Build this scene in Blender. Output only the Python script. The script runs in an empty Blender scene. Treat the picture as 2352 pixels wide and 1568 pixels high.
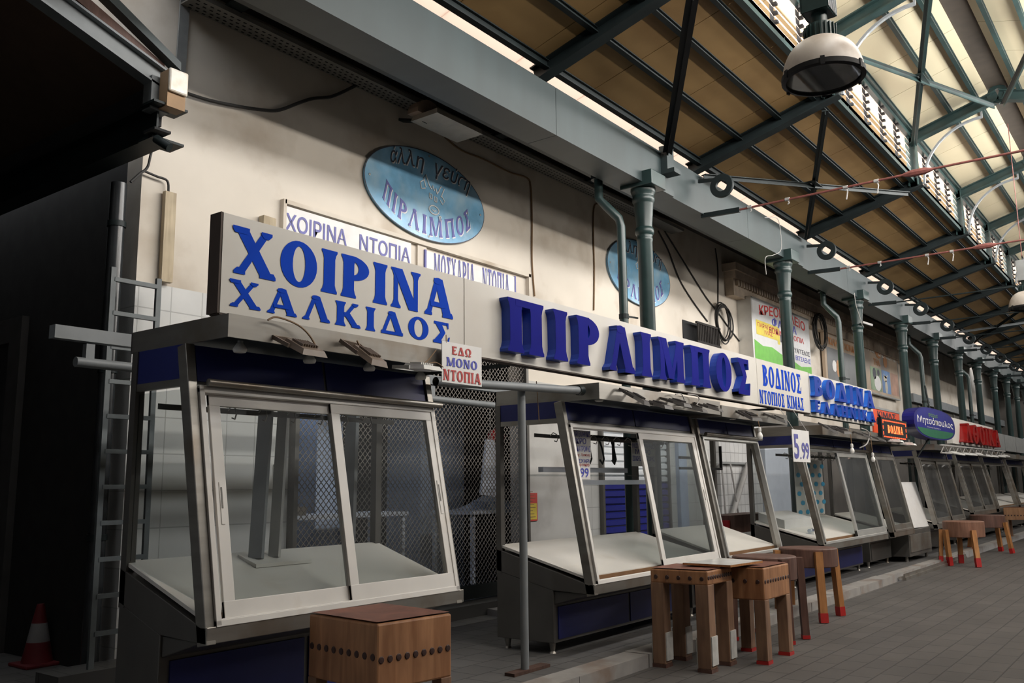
import bpy, bmesh, math, random
import numpy as np
from mathutils import Vector, Matrix, Euler

random.seed(7)
SC = bpy.context.scene
COL = SC.collection
pi = math.pi

# ---------------------------------------------------------------- camera
FOCAL = 2051.0                       # pixels for a 2352 px wide frame
RM = Matrix(((0.60351, 0.12112, 0.7881), (-0.79727, 0.10589, 0.59426), (-0.01148, -0.98697, 0.16048)))
EYE = Vector((0, 0, 1.6))
cam_d = bpy.data.cameras.new('camera')
cam_d.sensor_width = 36.0
cam_d.lens = 36.0 * FOCAL / 2352
cam_d.clip_end = 300
cam = bpy.data.objects.new('camera', cam_d)
COL.objects.link(cam)
rx, dn, fw = RM.col[0], RM.col[1], RM.col[2]
rx = rx.normalized(); fw = (fw - rx * fw.dot(rx)).normalized(); up = rx.cross(fw).normalized()
cam.matrix_world = Matrix(((rx.x, up.x, -fw.x, EYE.x), (rx.y, up.y, -fw.y, EYE.y), (rx.z, up.z, -fw.z, EYE.z), (0, 0, 0, 1)))
SC.camera = cam


def P(px, py, x=None, y=None, z=None):
    """point of the place seen at a photo position, on a plane x=, y= or z=."""
    r = RM @ Vector(((px - 1176) / FOCAL, (py - 784) / FOCAL, 1.0))
    if x is not None: t = (x - EYE.x) / r.x
    elif y is not None: t = (y - EYE.y) / r.y
    else: t = (z - EYE.z) / r.z
    return EYE + r * t


# ---------------------------------------------------------------- world, lights, exposure
SC.view_settings.view_transform = 'Standard'
SC.view_settings.look = 'None'
SC.view_settings.gamma = 1.0
SC.view_settings.use_curve_mapping = False
SC.view_settings.exposure = 0.0
w = bpy.data.worlds.new('sky'); SC.world = w; w.use_nodes = True
bg = w.node_tree.nodes['Background']
bg.inputs[0].default_value = (0.93, 0.96, 1.0, 1)
bg.inputs[1].default_value = 3.3
SC.cycles.max_bounces = 7
SC.cycles.diffuse_bounces = 4
SC.cycles.glossy_bounces = 3
SC.cycles.transparent_max_bounces = 24
SC.cycles.sample_clamp_indirect = 6.0
SC.cycles.caustics_reflective = False
SC.cycles.caustics_refractive = False


def area(name, loc, direction, sx, sy, power, color):
    d = bpy.data.lights.new(name, 'AREA'); d.shape = 'RECTANGLE'; d.size = sx; d.size_y = sy
    d.energy = power; d.color = color
    o = bpy.data.objects.new(name, d); COL.objects.link(o)
    z = -Vector(direction).normalized(); x = Vector((1, 0, 0)); x = (x - z * x.dot(z)).normalized(); y = z.cross(x)
    o.matrix_world = Matrix(((x.x, y.x, z.x, loc[0]), (x.y, y.y, z.y, loc[1]), (x.z, y.z, z.z, loc[2]), (0, 0, 0, 1)))
    return o


# daylight through the clerestory windows on both sides of the hall, an added fill, and the one cold lamp inside the near shop
area('daylight_clerestory_south', (12.2, 0.62, 7.25), (0, 1, 0.02), 16.5, 0.85, 900, (1.0, 0.97, 0.93))
area('daylight_clerestory_south_far', (34, 0.62, 7.25), (0, 1, 0.02), 27, 0.85, 640, (1.0, 0.97, 0.93))
area('daylight_eave_south', (12, -1.30, 6.27), (0, 1, -0.02), 16, 0.22, 640, (1.0, 0.95, 0.88))
area('daylight_eave_south_far', (34, -1.30, 6.27), (0, 1, -0.02), 27, 0.22, 360, (1.0, 0.95, 0.88))
area('fill_opposite_side', (18, -3.7, 4.9), (-0.35, 1, 0.12), 5, 1.0, 330, (1.0, 0.95, 0.88))  # added fill, no opening modelled there; lifts the shaded upper wall
area('daylight_clerestory_north', (27, 3.62, 7.25), (0, -1, 0.15), 42, 0.85, 1150, (1.0, 0.98, 0.93))
area('shop_lamp', (7.8, 9.3, 3.1), (0, 0, -1), 1.4, 0.5, 11, (0.62, 0.75, 1.0))


# ---------------------------------------------------------------- materials
MATS = {}


def mat(name, col, rough=0.6, metal=0.0, var=0.12, scale=6.0, bump=0.0, stretch=None, dirt=None, spec=0.5, emit=0.0, dscale=1.6, dlo=0.48, dhi=0.72):
    """base colour with large soft procedural variation, optional stain colour and bump"""
    if name in MATS: return MATS[name]
    m = bpy.data.materials.new(name); m.use_nodes = True; nt = m.node_tree; N = nt.nodes; L = nt.links
    b = N['Principled BSDF']
    b.inputs['Roughness'].default_value = rough; b.inputs['Metallic'].default_value = metal
    b.inputs['Specular IOR Level'].default_value = spec
    tc = N.new('ShaderNodeTexCoord'); mp = N.new('ShaderNodeMapping')
    L.new(tc.outputs['Object'], mp.inputs[0])
    if stretch: mp.inputs['Scale'].default_value = stretch
    nz = N.new('ShaderNodeTexNoise'); nz.inputs['Scale'].default_value = scale; nz.inputs['Detail'].default_value = 6
    L.new(mp.outputs[0], nz.inputs['Vector'])
    rp = N.new('ShaderNodeValToRGB')
    c = Vector(col[:3])
    rp.color_ramp.elements[0].position = 0.3; rp.color_ramp.elements[1].position = 0.7
    rp.color_ramp.elements[0].color = (*(c * (1 - var)), 1); rp.color_ramp.elements[1].color = (*(c * (1 + var)), 1)
    L.new(nz.outputs['Fac'], rp.inputs[0])
    out = rp.outputs[0]
    if dirt:
        n2 = N.new('ShaderNodeTexNoise'); n2.inputs['Scale'].default_value = dscale; n2.inputs['Detail'].default_value = 8
        L.new(tc.outputs['Object'], n2.inputs['Vector'])
        r2 = N.new('ShaderNodeValToRGB'); r2.color_ramp.elements[0].position = dlo; r2.color_ramp.elements[1].position = dhi
        L.new(n2.outputs['Fac'], r2.inputs[0])
        mx = N.new('ShaderNodeMix'); mx.data_type = 'RGBA'
        L.new(r2.outputs[0], mx.inputs['Factor']); L.new(out, mx.inputs['A']); mx.inputs['B'].default_value = (*dirt, 1)
        out = mx.outputs['Result']
    L.new(out, b.inputs['Base Color'])
    if bump:
        bp = N.new('ShaderNodeBump'); bp.inputs['Strength'].default_value = bump; bp.inputs['Distance'].default_value = 0.02
        L.new(nz.outputs['Fac'], bp.inputs['Height']); L.new(bp.outputs[0], b.inputs['Normal'])
    if emit:
        b.inputs['Emission Color'].default_value = (*col[:3], 1); b.inputs['Emission Strength'].default_value = emit
    MATS[name] = m
    return m


def mat_brick(name, col1, col2, mortar, bw, rh, axes='xz', msize=0.012, rough=0.5, offset=0.0, noise=0.25, spec=0.4):
    m = bpy.data.materials.new(name); m.use_nodes = True; nt = m.node_tree; N = nt.nodes; L = nt.links
    b = N['Principled BSDF']; b.inputs['Roughness'].default_value = rough; b.inputs['Specular IOR Level'].default_value = spec
    g = N.new('ShaderNodeNewGeometry'); sp = N.new('ShaderNodeSeparateXYZ'); cb = N.new('ShaderNodeCombineXYZ')
    L.new(g.outputs['Position'], sp.inputs[0])
    L.new(sp.outputs['XYZ'.index(axes[0].upper())], cb.inputs[0]); L.new(sp.outputs['XYZ'.index(axes[1].upper())], cb.inputs[1])
    br = N.new('ShaderNodeTexBrick'); br.offset = offset
    br.inputs['Scale'].default_value = 1; br.inputs['Brick Width'].default_value = bw; br.inputs['Row Height'].default_value = rh
    br.inputs['Mortar Size'].default_value = msize; br.inputs['Mortar Smooth'].default_value = 0.3
    br.inputs['Color1'].default_value = (*col1, 1); br.inputs['Color2'].default_value = (*col2, 1); br.inputs['Mortar'].default_value = (*mortar, 1)
    L.new(cb.outputs[0], br.inputs['Vector'])
    nz = N.new('ShaderNodeTexNoise'); nz.inputs['Scale'].default_value = 1.3; nz.inputs['Detail'].default_value = 8
    L.new(g.outputs['Position'], nz.inputs['Vector'])
    r2 = N.new('ShaderNodeValToRGB'); r2.color_ramp.elements[0].position = 0.3; r2.color_ramp.elements[1].position = 0.7
    r2.color_ramp.elements[0].color = (1 - noise,) * 3 + (1,); r2.color_ramp.elements[1].color = (1, 1, 1, 1)
    L.new(nz.outputs['Fac'], r2.inputs[0])
    mx = N.new('ShaderNodeMix'); mx.data_type = 'RGBA'; mx.blend_type = 'MULTIPLY'; mx.inputs['Factor'].default_value = 1
    L.new(br.outputs['Color'], mx.inputs['A']); L.new(r2.outputs[0], mx.inputs['B'])
    L.new(mx.outputs['Result'], b.inputs['Base Color'])
    bp = N.new('ShaderNodeBump'); bp.inputs['Strength'].default_value = 0.4; bp.inputs['Distance'].default_value = 0.006; bp.invert = True
    L.new(br.outputs['Fac'], bp.inputs['Height']); L.new(bp.outputs[0], b.inputs['Normal'])
    MATS[name] = m
    return m


def mat_glass(name, tint=(0.86, 0.9, 0.9), dust=0.05):
    m = bpy.data.materials.new(name); m.use_nodes = True; nt = m.node_tree; N = nt.nodes; L = nt.links
    N.remove(N['Principled BSDF'])
    tr = N.new('ShaderNodeBsdfTransparent'); tr.inputs[0].default_value = (*tint, 1)
    gl = N.new('ShaderNodeBsdfGlossy'); gl.inputs['Roughness'].default_value = 0.03
    df = N.new('ShaderNodeBsdfDiffuse'); df.inputs[0].default_value = (0.55, 0.55, 0.55, 1)
    lw = N.new('ShaderNodeLayerWeight'); lw.inputs[0].default_value = 0.5
    pw = N.new('ShaderNodeMath'); pw.operation = 'POWER'; pw.inputs[1].default_value = 4.0; L.new(lw.outputs['Facing'], pw.inputs[0])
    fr = N.new('ShaderNodeMath'); fr.operation = 'MULTIPLY_ADD'; fr.inputs[1].default_value = 0.8; fr.inputs[2].default_value = 0.05; L.new(pw.outputs[0], fr.inputs[0])
    nz = N.new('ShaderNodeTexNoise'); nz.inputs['Scale'].default_value = 3; nz.inputs['Detail'].default_value = 8
    mr = N.new('ShaderNodeMath'); mr.operation = 'MULTIPLY'; mr.inputs[1].default_value = dust * 2
    L.new(nz.outputs['Fac'], mr.inputs[0])
    m1 = N.new('ShaderNodeMixShader'); m2 = N.new('ShaderNodeMixShader')
    L.new(mr.outputs[0], m1.inputs[0]); L.new(tr.outputs[0], m1.inputs[1]); L.new(df.outputs[0], m1.inputs[2])
    L.new(fr.outputs[0], m2.inputs[0]); L.new(m1.outputs[0], m2.inputs[1]); L.new(gl.outputs[0], m2.inputs[2])
    L.new(m2.outputs[0], N['Material Output'].inputs[0])
    MATS[name] = m
    return m


def mat_translucent(name, col, frac=0.6):
    m = bpy.data.materials.new(name); m.use_nodes = True; nt = m.node_tree; N = nt.nodes; L = nt.links
    N.remove(N['Principled BSDF'])
    a = N.new('ShaderNodeBsdfTranslucent'); a.inputs[0].default_value = (*col, 1)
    d = N.new('ShaderNodeBsdfDiffuse'); d.inputs[0].default_value = (*col, 1)
    mx = N.new('ShaderNodeMixShader'); mx.inputs[0].default_value = frac
    L.new(d.outputs[0], mx.inputs[1]); L.new(a.outputs[0], mx.inputs[2]); L.new(mx.outputs[0], N['Material Output'].inputs[0])
    MATS[name] = m
    return m


def mat_wood(name, c1, c2, rough=0.6, scale=3.0, planks=0.0, bands=(7, 7, 0.7)):
    m = bpy.data.materials.new(name); m.use_nodes = True; nt = m.node_tree; N = nt.nodes; L = nt.links
    b = N['Principled BSDF']; b.inputs['Roughness'].default_value = rough
    tc = N.new('ShaderNodeTexCoord'); mp = N.new('ShaderNodeMapping'); mp.inputs['Scale'].default_value = bands
    L.new(tc.outputs['Object'], mp.inputs[0])
    nz = N.new('ShaderNodeTexNoise'); nz.inputs['Scale'].default_value = scale; nz.inputs['Detail'].default_value = 9; nz.inputs['Distortion'].default_value = 0.6
    L.new(mp.outputs[0], nz.inputs['Vector'])
    rp = N.new('ShaderNodeValToRGB'); rp.color_ramp.elements[0].position = 0.3; rp.color_ramp.elements[1].position = 0.72
    rp.color_ramp.elements[0].color = (*c1, 1); rp.color_ramp.elements[1].color = (*c2, 1)
    L.new(nz.outputs['Fac'], rp.inputs[0])
    n2 = N.new('ShaderNodeTexNoise'); n2.inputs['Scale'].default_value = 4; L.new(tc.outputs['Object'], n2.inputs['Vector'])
    mx = N.new('ShaderNodeMix'); mx.data_type = 'RGBA'; mx.blend_type = 'MULTIPLY'; mx.inputs['Factor'].default_value = 0.5
    L.new(rp.outputs[0], mx.inputs['A']); L.new(n2.outputs['Fac'], mx.inputs['B'])
    L.new(mx.outputs['Result'], b.inputs['Base Color'])
    MATS[name] = m
    return m


plaster = mat('plaster', (0.66, 0.60, 0.52), 0.9, var=0.05, scale=1.4, bump=0.12, dirt=(0.36, 0.28, 0.20), dscale=1.3, dlo=0.50, dhi=0.84)
white_tile = mat_brick('white_tile', (0.62, 0.62, 0.60), (0.58, 0.58, 0.57), (0.42, 0.42, 0.41), 0.32, 0.32, 'xz', 0.006, 0.35)
floor_tile = mat_brick('floor_tile', (0.125, 0.116, 0.109), (0.102, 0.096, 0.091), (0.058, 0.055, 0.053), 0.42, 0.21, 'xy', 0.008, 0.6, 0.5)
plat_tile = mat_brick('platform_tile', (0.15, 0.146, 0.143), (0.128, 0.125, 0.123), (0.062, 0.06, 0.059), 0.30, 0.30, 'xy', 0.007, 0.55, 0.5)
marble = mat('kerb_marble', (0.33, 0.315, 0.30), 0.55, var=0.15, scale=4, dirt=(0.20, 0.13, 0.09), dscale=2.2, dlo=0.5, dhi=0.75)
green = mat('green_paint', (0.020, 0.042, 0.041), 0.36, var=0.18, scale=5, dirt=(0.013, 0.022, 0.021), spec=0.5)
beam_paint = mat('beam_paint', (0.023, 0.037, 0.039), 0.5, var=0.12, scale=1.6, stretch=(3.0, 1, 0.35), dirt=(0.018, 0.029, 0.030), dscale=1.3)
dark_steel = mat('dark_steel', (0.013, 0.019, 0.020), 0.5, var=0.2, scale=4, spec=0.25)
grey_paint = mat('grey_paint', (0.20, 0.215, 0.225), 0.5, var=0.1, scale=5)
stainless = mat('stainless', (0.30, 0.285, 0.26), 0.36, metal=0.7, var=0.12, scale=3, stretch=(0.3, 1, 5), dirt=(0.22, 0.18, 0.14), dscale=2.6)
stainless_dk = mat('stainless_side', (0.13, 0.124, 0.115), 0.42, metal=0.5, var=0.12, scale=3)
alu_white = mat('white_aluminium', (0.70, 0.68, 0.65), 0.4, var=0.05, scale=4, dirt=(0.50, 0.43, 0.36), dscale=3, dlo=0.6, dhi=0.9)
alu_raw = mat('raw_aluminium', (0.55, 0.55, 0.53), 0.35, metal=0.6, var=0.08, scale=4)
blue_panel = mat('blue_panel', (0.010, 0.018, 0.15), 0.5, var=0.15, scale=2)
board_white = mat('white_board', (0.66, 0.64, 0.60), 0.45, var=0.06, scale=2, dirt=(0.50, 0.45, 0.37), dscale=2.0, dlo=0.55, dhi=0.85)
edge_brown = mat('board_edge', (0.20, 0.10, 0.04), 0.7)
black = mat('black_plastic', (0.012, 0.012, 0.013), 0.6, spec=0.2)
rubber = mat('cable_black', (0.025, 0.024, 0.023), 0.7)
cable_brown = mat('cable_brown', (0.20, 0.12, 0.06), 0.7)
cable_white = mat('cable_white', (0.34, 0.33, 0.32), 0.6)
sign_cream = mat('sign_cream', (0.56, 0.535, 0.49), 0.45, var=0.05, scale=1.2, dirt=(0.50, 0.46, 0.41), dscale=0.9)
sign_dark = mat('sign_edge', (0.06, 0.04, 0.03), 0.7)
letter_blue = mat('letter_blue', (0.003, 0.05, 0.46), 0.6, var=0.06, spec=0.05)
letter_navy = mat('letter_navy', (0.004, 0.006, 0.19), 0.6, var=0.1, scale=3, spec=0.05)
letter_rim = mat('letter_rim', (0.014, 0.05, 0.34), 0.4, var=0.06, spec=0.3)
letter_sky = mat('letter_sky', (0.022, 0.13, 0.58), 0.45, var=0.05, spec=0.2)
letter_mid = mat('letter_mid', (0.007, 0.035, 0.27), 0.5, var=0.05, spec=0.15)
paint_white = mat('sign_white', (0.70, 0.69, 0.68), 0.45, var=0.04, dirt=(0.55, 0.5, 0.45), dscale=2, dlo=0.6, dhi=0.9)
ink_blue = mat('ink_blue', (0.05, 0.06, 0.42), 0.5)
ink_violet = mat('ink_violet', (0.10, 0.10, 0.34), 0.5)
ink_red = mat('ink_red', (0.45, 0.03, 0.03), 0.5)
ink_black = mat('ink_black', (0.025, 0.025, 0.045), 0.5)
oval_blue = mat('oval_blue', (0.15, 0.36, 0.55), 0.28, var=0.25, scale=3.5, dirt=(0.33, 0.50, 0.62), dscale=2.6, dlo=0.45, dhi=0.75, bump=0.1)
roof_tan = mat('roof_panel_tan', (0.27, 0.165, 0.062), 0.7, var=0.14, scale=1.0, dirt=(0.18, 0.10, 0.033), dscale=0.9)
roof_cream = mat('roof_panel_cream', (0.47, 0.42, 0.29), 0.7, var=0.06, scale=0.8)
roof_strip = mat_translucent('eave_panel_pale', (0.92, 0.78, 0.68), 0.75)
louvre_glass = mat('louvre_slat', (0.62, 0.50, 0.44), 0.4, var=0.08)
lamp_enamel = mat('lamp_enamel', (0.50, 0.45, 0.40), 0.42, var=0.1, scale=3, dirt=(0.33, 0.27, 0.22), dscale=5, dlo=0.45, dhi=0.7)
lamp_inner = mat('lamp_inner', (0.25, 0.26, 0.27), 0.35, metal=0.5, var=0.15, scale=4)
bulb_white = mat('bulb_white', (0.78, 0.77, 0.74), 0.3)
wood_block = mat_wood('block_wood', (0.34, 0.145, 0.062), (0.62, 0.31, 0.15), 0.55, 2.5)
wood_top = mat_wood('block_top', (0.16, 0.055, 0.035), (0.30, 0.115, 0.07), 0.6, 3, bands=(2, 2, 2))
wood_leg = mat_wood('leg_wood', (0.24, 0.13, 0.08), (0.44, 0.26, 0.16), 0.65, 2.5)
wood_dark = mat_wood('dark_wood', (0.11, 0.052, 0.038), (0.20, 0.10, 0.075), 0.6, 3)
wood_orange = mat_wood('orange_wood', (0.42, 0.17, 0.05), (0.66, 0.31, 0.11), 0.6, 3)
wood_pale = mat_wood('pale_wood', (0.50, 0.40, 0.27), (0.74, 0.62, 0.44), 0.8, 3)
peg = mat('peg_dark', (0.05, 0.022, 0.018), 0.55)
red_paint = mat('red_paint', (0.45, 0.02, 0.018), 0.5, var=0.15)
chalk = mat('white_cladding', (0.60, 0.59, 0.56), 0.7, var=0.2, scale=9)
rust_red = mat('rod_red', (0.19, 0.06, 0.05), 0.6, var=0.25, scale=20)
shutter_blue = mat('shutter_blue', (0.017, 0.022, 0.20), 0.4, var=0.08)
shutter_white = mat('shutter_white', (0.60, 0.63, 0.66), 0.4, var=0.05)
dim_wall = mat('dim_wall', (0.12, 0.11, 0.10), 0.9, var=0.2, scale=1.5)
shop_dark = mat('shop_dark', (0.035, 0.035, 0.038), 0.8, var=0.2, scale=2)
soffit = mat('soffit_dark', (0.085, 0.078, 0.07), 0.9, var=0.2, scale=2)
pale_blue = mat('pale_blue', (0.42, 0.50, 0.66), 0.5, var=0.08)
shop_white = mat('shop_white', (0.62, 0.66, 0.75), 0.45, var=0.05)
glass = mat_glass('pane_glass', (0.86, 0.88, 0.88), 0.015)
glass_dk = mat_glass('tinted_glass', (0.55, 0.57, 0.58), 0.08)
galv = mat('galvanised', (0.30, 0.31, 0.31), 0.45, metal=0.4, var=0.12, scale=6)
perf = mat('tray_pale', (0.20, 0.195, 0.18), 0.6)
plastic_orange = mat('orange_red_sign', (0.62, 0.07, 0.02), 0.5)


# ---------------------------------------------------------------- mesh helpers
class MB:
    def __init__(s): s.v = []; s.f = []; s.m = []; s.mats = []; s.cur = 0

    def use(s, m):
        if m not in s.mats: s.mats.append(m)
        s.cur = s.mats.index(m); return s

    def add(s, vs, fs):
        o = len(s.v); s.v += [tuple(v) for v in vs]
        for f in fs: s.f.append([i + o for i in f]); s.m.append(s.cur)
        return s

    def box(s, a, b):
        x0, y0, z0 = a; x1, y1, z1 = b
        vs = [(x0, y0, z0), (x1, y0, z0), (x1, y1, z0), (x0, y1, z0), (x0, y0, z1), (x1, y0, z1), (x1, y1, z1), (x0, y1, z1)]
        return s.add(vs, [(0, 3, 2, 1), (4, 5, 6, 7), (0, 1, 5, 4), (1, 2, 6, 5), (2, 3, 7, 6), (3, 0, 4, 7)])

    def hexa(s, lo, hi):
        """two quads (lists of four points) joined"""
        return s.add(list(lo) + list(hi), [(3, 2, 1, 0), (4, 5, 6, 7), (0, 1, 5, 4), (1, 2, 6, 5), (2, 3, 7, 6), (3, 0, 4, 7)])

    def bar(s, a, b, wid, dep, upv=(0, 0, 1)):
        """rectangular bar from a to b; wid across, dep along upv"""
        a = Vector(a); b = Vector(b); d = (b - a).normalized(); u = Vector(upv); u = u - d * u.dot(d)
        if u.length < 1e-5: u = Vector((0, 1, 0)); u = u - d * u.dot(d)
        u.normalize(); r = d.cross(u)
        q = lambda c: [c - r * wid / 2 - u * dep / 2, c + r * wid / 2 - u * dep / 2, c + r * wid / 2 + u * dep / 2, c - r * wid / 2 + u * dep / 2]
        return s.hexa(q(a), q(b))

    def ibeam(s, a, b, wid, dep, t=0.018, upv=(0, 0, 1)):
        a = Vector(a); b = Vector(b); d = (b - a).normalized(); u = Vector(upv); u = (u - d * u.dot(d)).normalized()
        s.bar(a + u * (dep / 2 - t / 2), b + u * (dep / 2 - t / 2), wid, t, upv)
        s.bar(a - u * (dep / 2 - t / 2), b - u * (dep / 2 - t / 2), wid, t, upv)
        return s.bar(a, b, t, dep - t, upv)

    def tube(s, pts, r, n=8, cap=True):
        pts = [Vector(p) for p in pts]; k = len(pts); o = len(s.v); prev = None
        rr = r if isinstance(r, (list, tuple)) else [r] * k
        for i, p in enumerate(pts):
            d = (pts[min(i + 1, k - 1)] - pts[max(i - 1, 0)]).normalized()
            if prev is None:
                u = Vector((0, 0, 1)) if abs(d.z) < 0.9 else Vector((1, 0, 0))
            else: u = prev
            u = (u - d * u.dot(d)).normalized(); prev = u; w_ = d.cross(u)
            for j in range(n):
                a = 2 * pi * j / n; s.v.append(tuple(p + u * math.cos(a) * rr[i] + w_ * math.sin(a) * rr[i]))
        for i in range(k - 1):
            for j in range(n):
                s.f.append([o + i * n + j, o + i * n + (j + 1) % n, o + (i + 1) * n + (j + 1) % n, o + (i + 1) * n + j]); s.m.append(s.cur)
        if cap:
            s.f.append([o + j for j in range(n)][::-1]); s.m.append(s.cur)
            s.f.append([o + (k - 1) * n + j for j in range(n)]); s.m.append(s.cur)
        return s

    def lathe(s, prof, c=(0, 0, 0), n=24, ax='z'):
        """profile list of (r, h) around an axis through c"""
        o = len(s.v); k = len(prof)
        for r, hh in prof:
            for j in range(n):
                a = 2 * pi * j / n; x, y = r * math.cos(a), r * math.sin(a)
                q = {'z': (x, y, hh), 'x': (hh, x, y), 'y': (x, hh, y)}[ax]
                s.v.append((c[0] + q[0], c[1] + q[1], c[2] + q[2]))
        for i in range(k - 1):
            for j in range(n):
                s.f.append([o + i * n + j, o + i * n + (j + 1) % n, o + (i + 1) * n + (j + 1) % n, o + (i + 1) * n + j]); s.m.append(s.cur)
        closed = prof[0] == prof[-1]
        if prof[0][0] > 1e-4 and not closed: s.f.append([o + j for j in range(n)][::-1]); s.m.append(s.cur)
        if prof[-1][0] > 1e-4 and not closed: s.f.append([o + (k - 1) * n + j for j in range(n)]); s.m.append(s.cur)
        return s

    def prism(s, poly, ax, a, b):
        """2-D polygon extruded along axis ax from a to b. x: (y,z) y: (x,z) z: (x,y)"""
        def q(p, t): return {'x': (t, p[0], p[1]), 'y': (p[0], t, p[1]), 'z': (p[0], p[1], t)}[ax]
        k = len(poly)
        vs = [q(p, a) for p in poly] + [q(p, b) for p in poly]
        fs = [list(range(k))[::-1], list(range(k, 2 * k))] + [[i, (i + 1) % k, (i + 1) % k + k, i + k] for i in range(k)]
        return s.add(vs, fs)

    def build(s, name, m=None, parent=None, smooth=False, bevel=0.0, local=False):
        me = bpy.data.meshes.new(name); me.from_pydata([tuple(v) for v in s.v], [], s.f)
        if m is not None and not s.mats: me.materials.append(m)
        else:
            for x in s.mats: me.materials.append(x)
            me.polygons.foreach_set('material_index', s.m)
        bm = bmesh.new(); bm.from_mesh(me); bmesh.ops.recalc_face_normals(bm, faces=bm.faces); bm.to_mesh(me); bm.free()
        if smooth:
            me.polygons.foreach_set('use_smooth', [True] * len(me.polygons))
            me.set_sharp_from_angle(angle=math.radians(38))
        o = bpy.data.objects.new(name, me); COL.objects.link(o)
        if parent is not None: attach(o, parent, local)
        if bevel:
            bv = o.modifiers.new('edge', 'BEVEL'); bv.width = bevel; bv.segments = 2; bv.limit_method = 'ANGLE'
        return o


def attach(o, parent, local=False):
    """parent o, whose mesh is written in world space, keeping it in place"""
    o.parent = parent
    t = Vector((0, 0, 0)); q = parent
    while q is not None: t += q.location; q = q.parent
    if not local:
        o.data.transform(Matrix.Translation(-t))


def tag(o, label, cat, group=None, kind=None):
    if label: o['label'] = label
    if cat: o['category'] = cat
    if group: o['group'] = group
    if kind: o['kind'] = kind
    return o


def thing(name, label, cat, loc=(0, 0, 0), group=None):
    o = bpy.data.objects.new(name, None); COL.objects.link(o); o.location = loc; o.empty_display_size = 0.1
    return tag(o, label, cat, group)


def struct(o):
    o['kind'] = 'structure'; return o


def dup(root, loc, label, group=None, rotz=None, keep=None):
    r = root.copy(); COL.objects.link(r); r.location = loc; r['label'] = label
    if rotz is not None: r.rotation_euler = (0, 0, rotz)
    if group: r['group'] = group
    for ch in list(root.children):
        if keep and not keep(ch): continue
        c = ch.copy(); COL.objects.link(c); c.parent = r
        for g in list(ch.children):
            d = g.copy(); COL.objects.link(d); d.parent = c
    return r


# ---------------------------------------------------------------- lettering
def _stem(x, w, y0=0, y1=1, f=0.05, both=(1, 1)):
    """upright with softly flared ends"""
    a, b = x - w / 2, x + w / 2; L = []
    if both[0]: L += [(a - f, y0), (b + f, y0), (b + f, y0 + .05), (b + f * .45, y0 + .10), (b, y0 + .2)]
    else: L += [(a, y0), (b, y0)]
    if both[1]: L += [(b, y1 - .2), (b + f * .45, y1 - .10), (b + f, y1 - .05), (b + f, y1), (a - f, y1), (a - f, y1 - .05), (a - f * .45, y1 - .10), (a, y1 - .2)]
    else: L += [(b, y1), (a, y1)]
    if both[0]: L += [(a, y0 + .2), (a - f * .45, y0 + .10), (a - f, y0 + .05)]
    return L


def _diag(x0, x1, w, y0=0, y1=1): return [(x0 - w / 2, y0), (x0 + w / 2, y0), (x1 + w / 2, y1), (x1 - w / 2, y1)]
def _foot(x, w, f=0.05, y=0, up=1): return [(x - w / 2 - f, y), (x + w / 2 + f, y), (x + w / 2 + f, y + .06 * up), (x + w / 2 - .01, y + .14 * up), (x - w / 2 + .01, y + .14 * up), (x - w / 2 - f, y + .06 * up)]
def _bar(x0, x1, y0, y1): return [(x0, y0), (x1, y0), (x1, y1), (x0, y1)]


def _ell(cx, cy, rx_, ry, n=28, a0=0, a1=2 * pi): return [(cx + rx_ * math.cos(a0 + (a1 - a0) * i / n), cy + ry * math.sin(a0 + (a1 - a0) * i / n)) for i in range(n + (0 if abs(a1 - a0 - 2 * pi) < 1e-6 else 1))]


def _ring(cx, cy, rx_, ry, tx, ty): return ('ring', _ell(cx, cy, rx_, ry), _ell(cx, cy, rx_ - tx, ry - ty))


def _bowl(x, y0, y1, rx_, tx, ty):
    """right-hand half ring from x"""
    cy, ry = (y0 + y1) / 2, (y1 - y0) / 2
    o = _ell(x, cy, rx_, ry, 16, -pi / 2, pi / 2); i = _ell(x, cy, rx_ - tx, ry - ty, 16, -pi / 2, pi / 2)
    return o + i[::-1]


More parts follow.
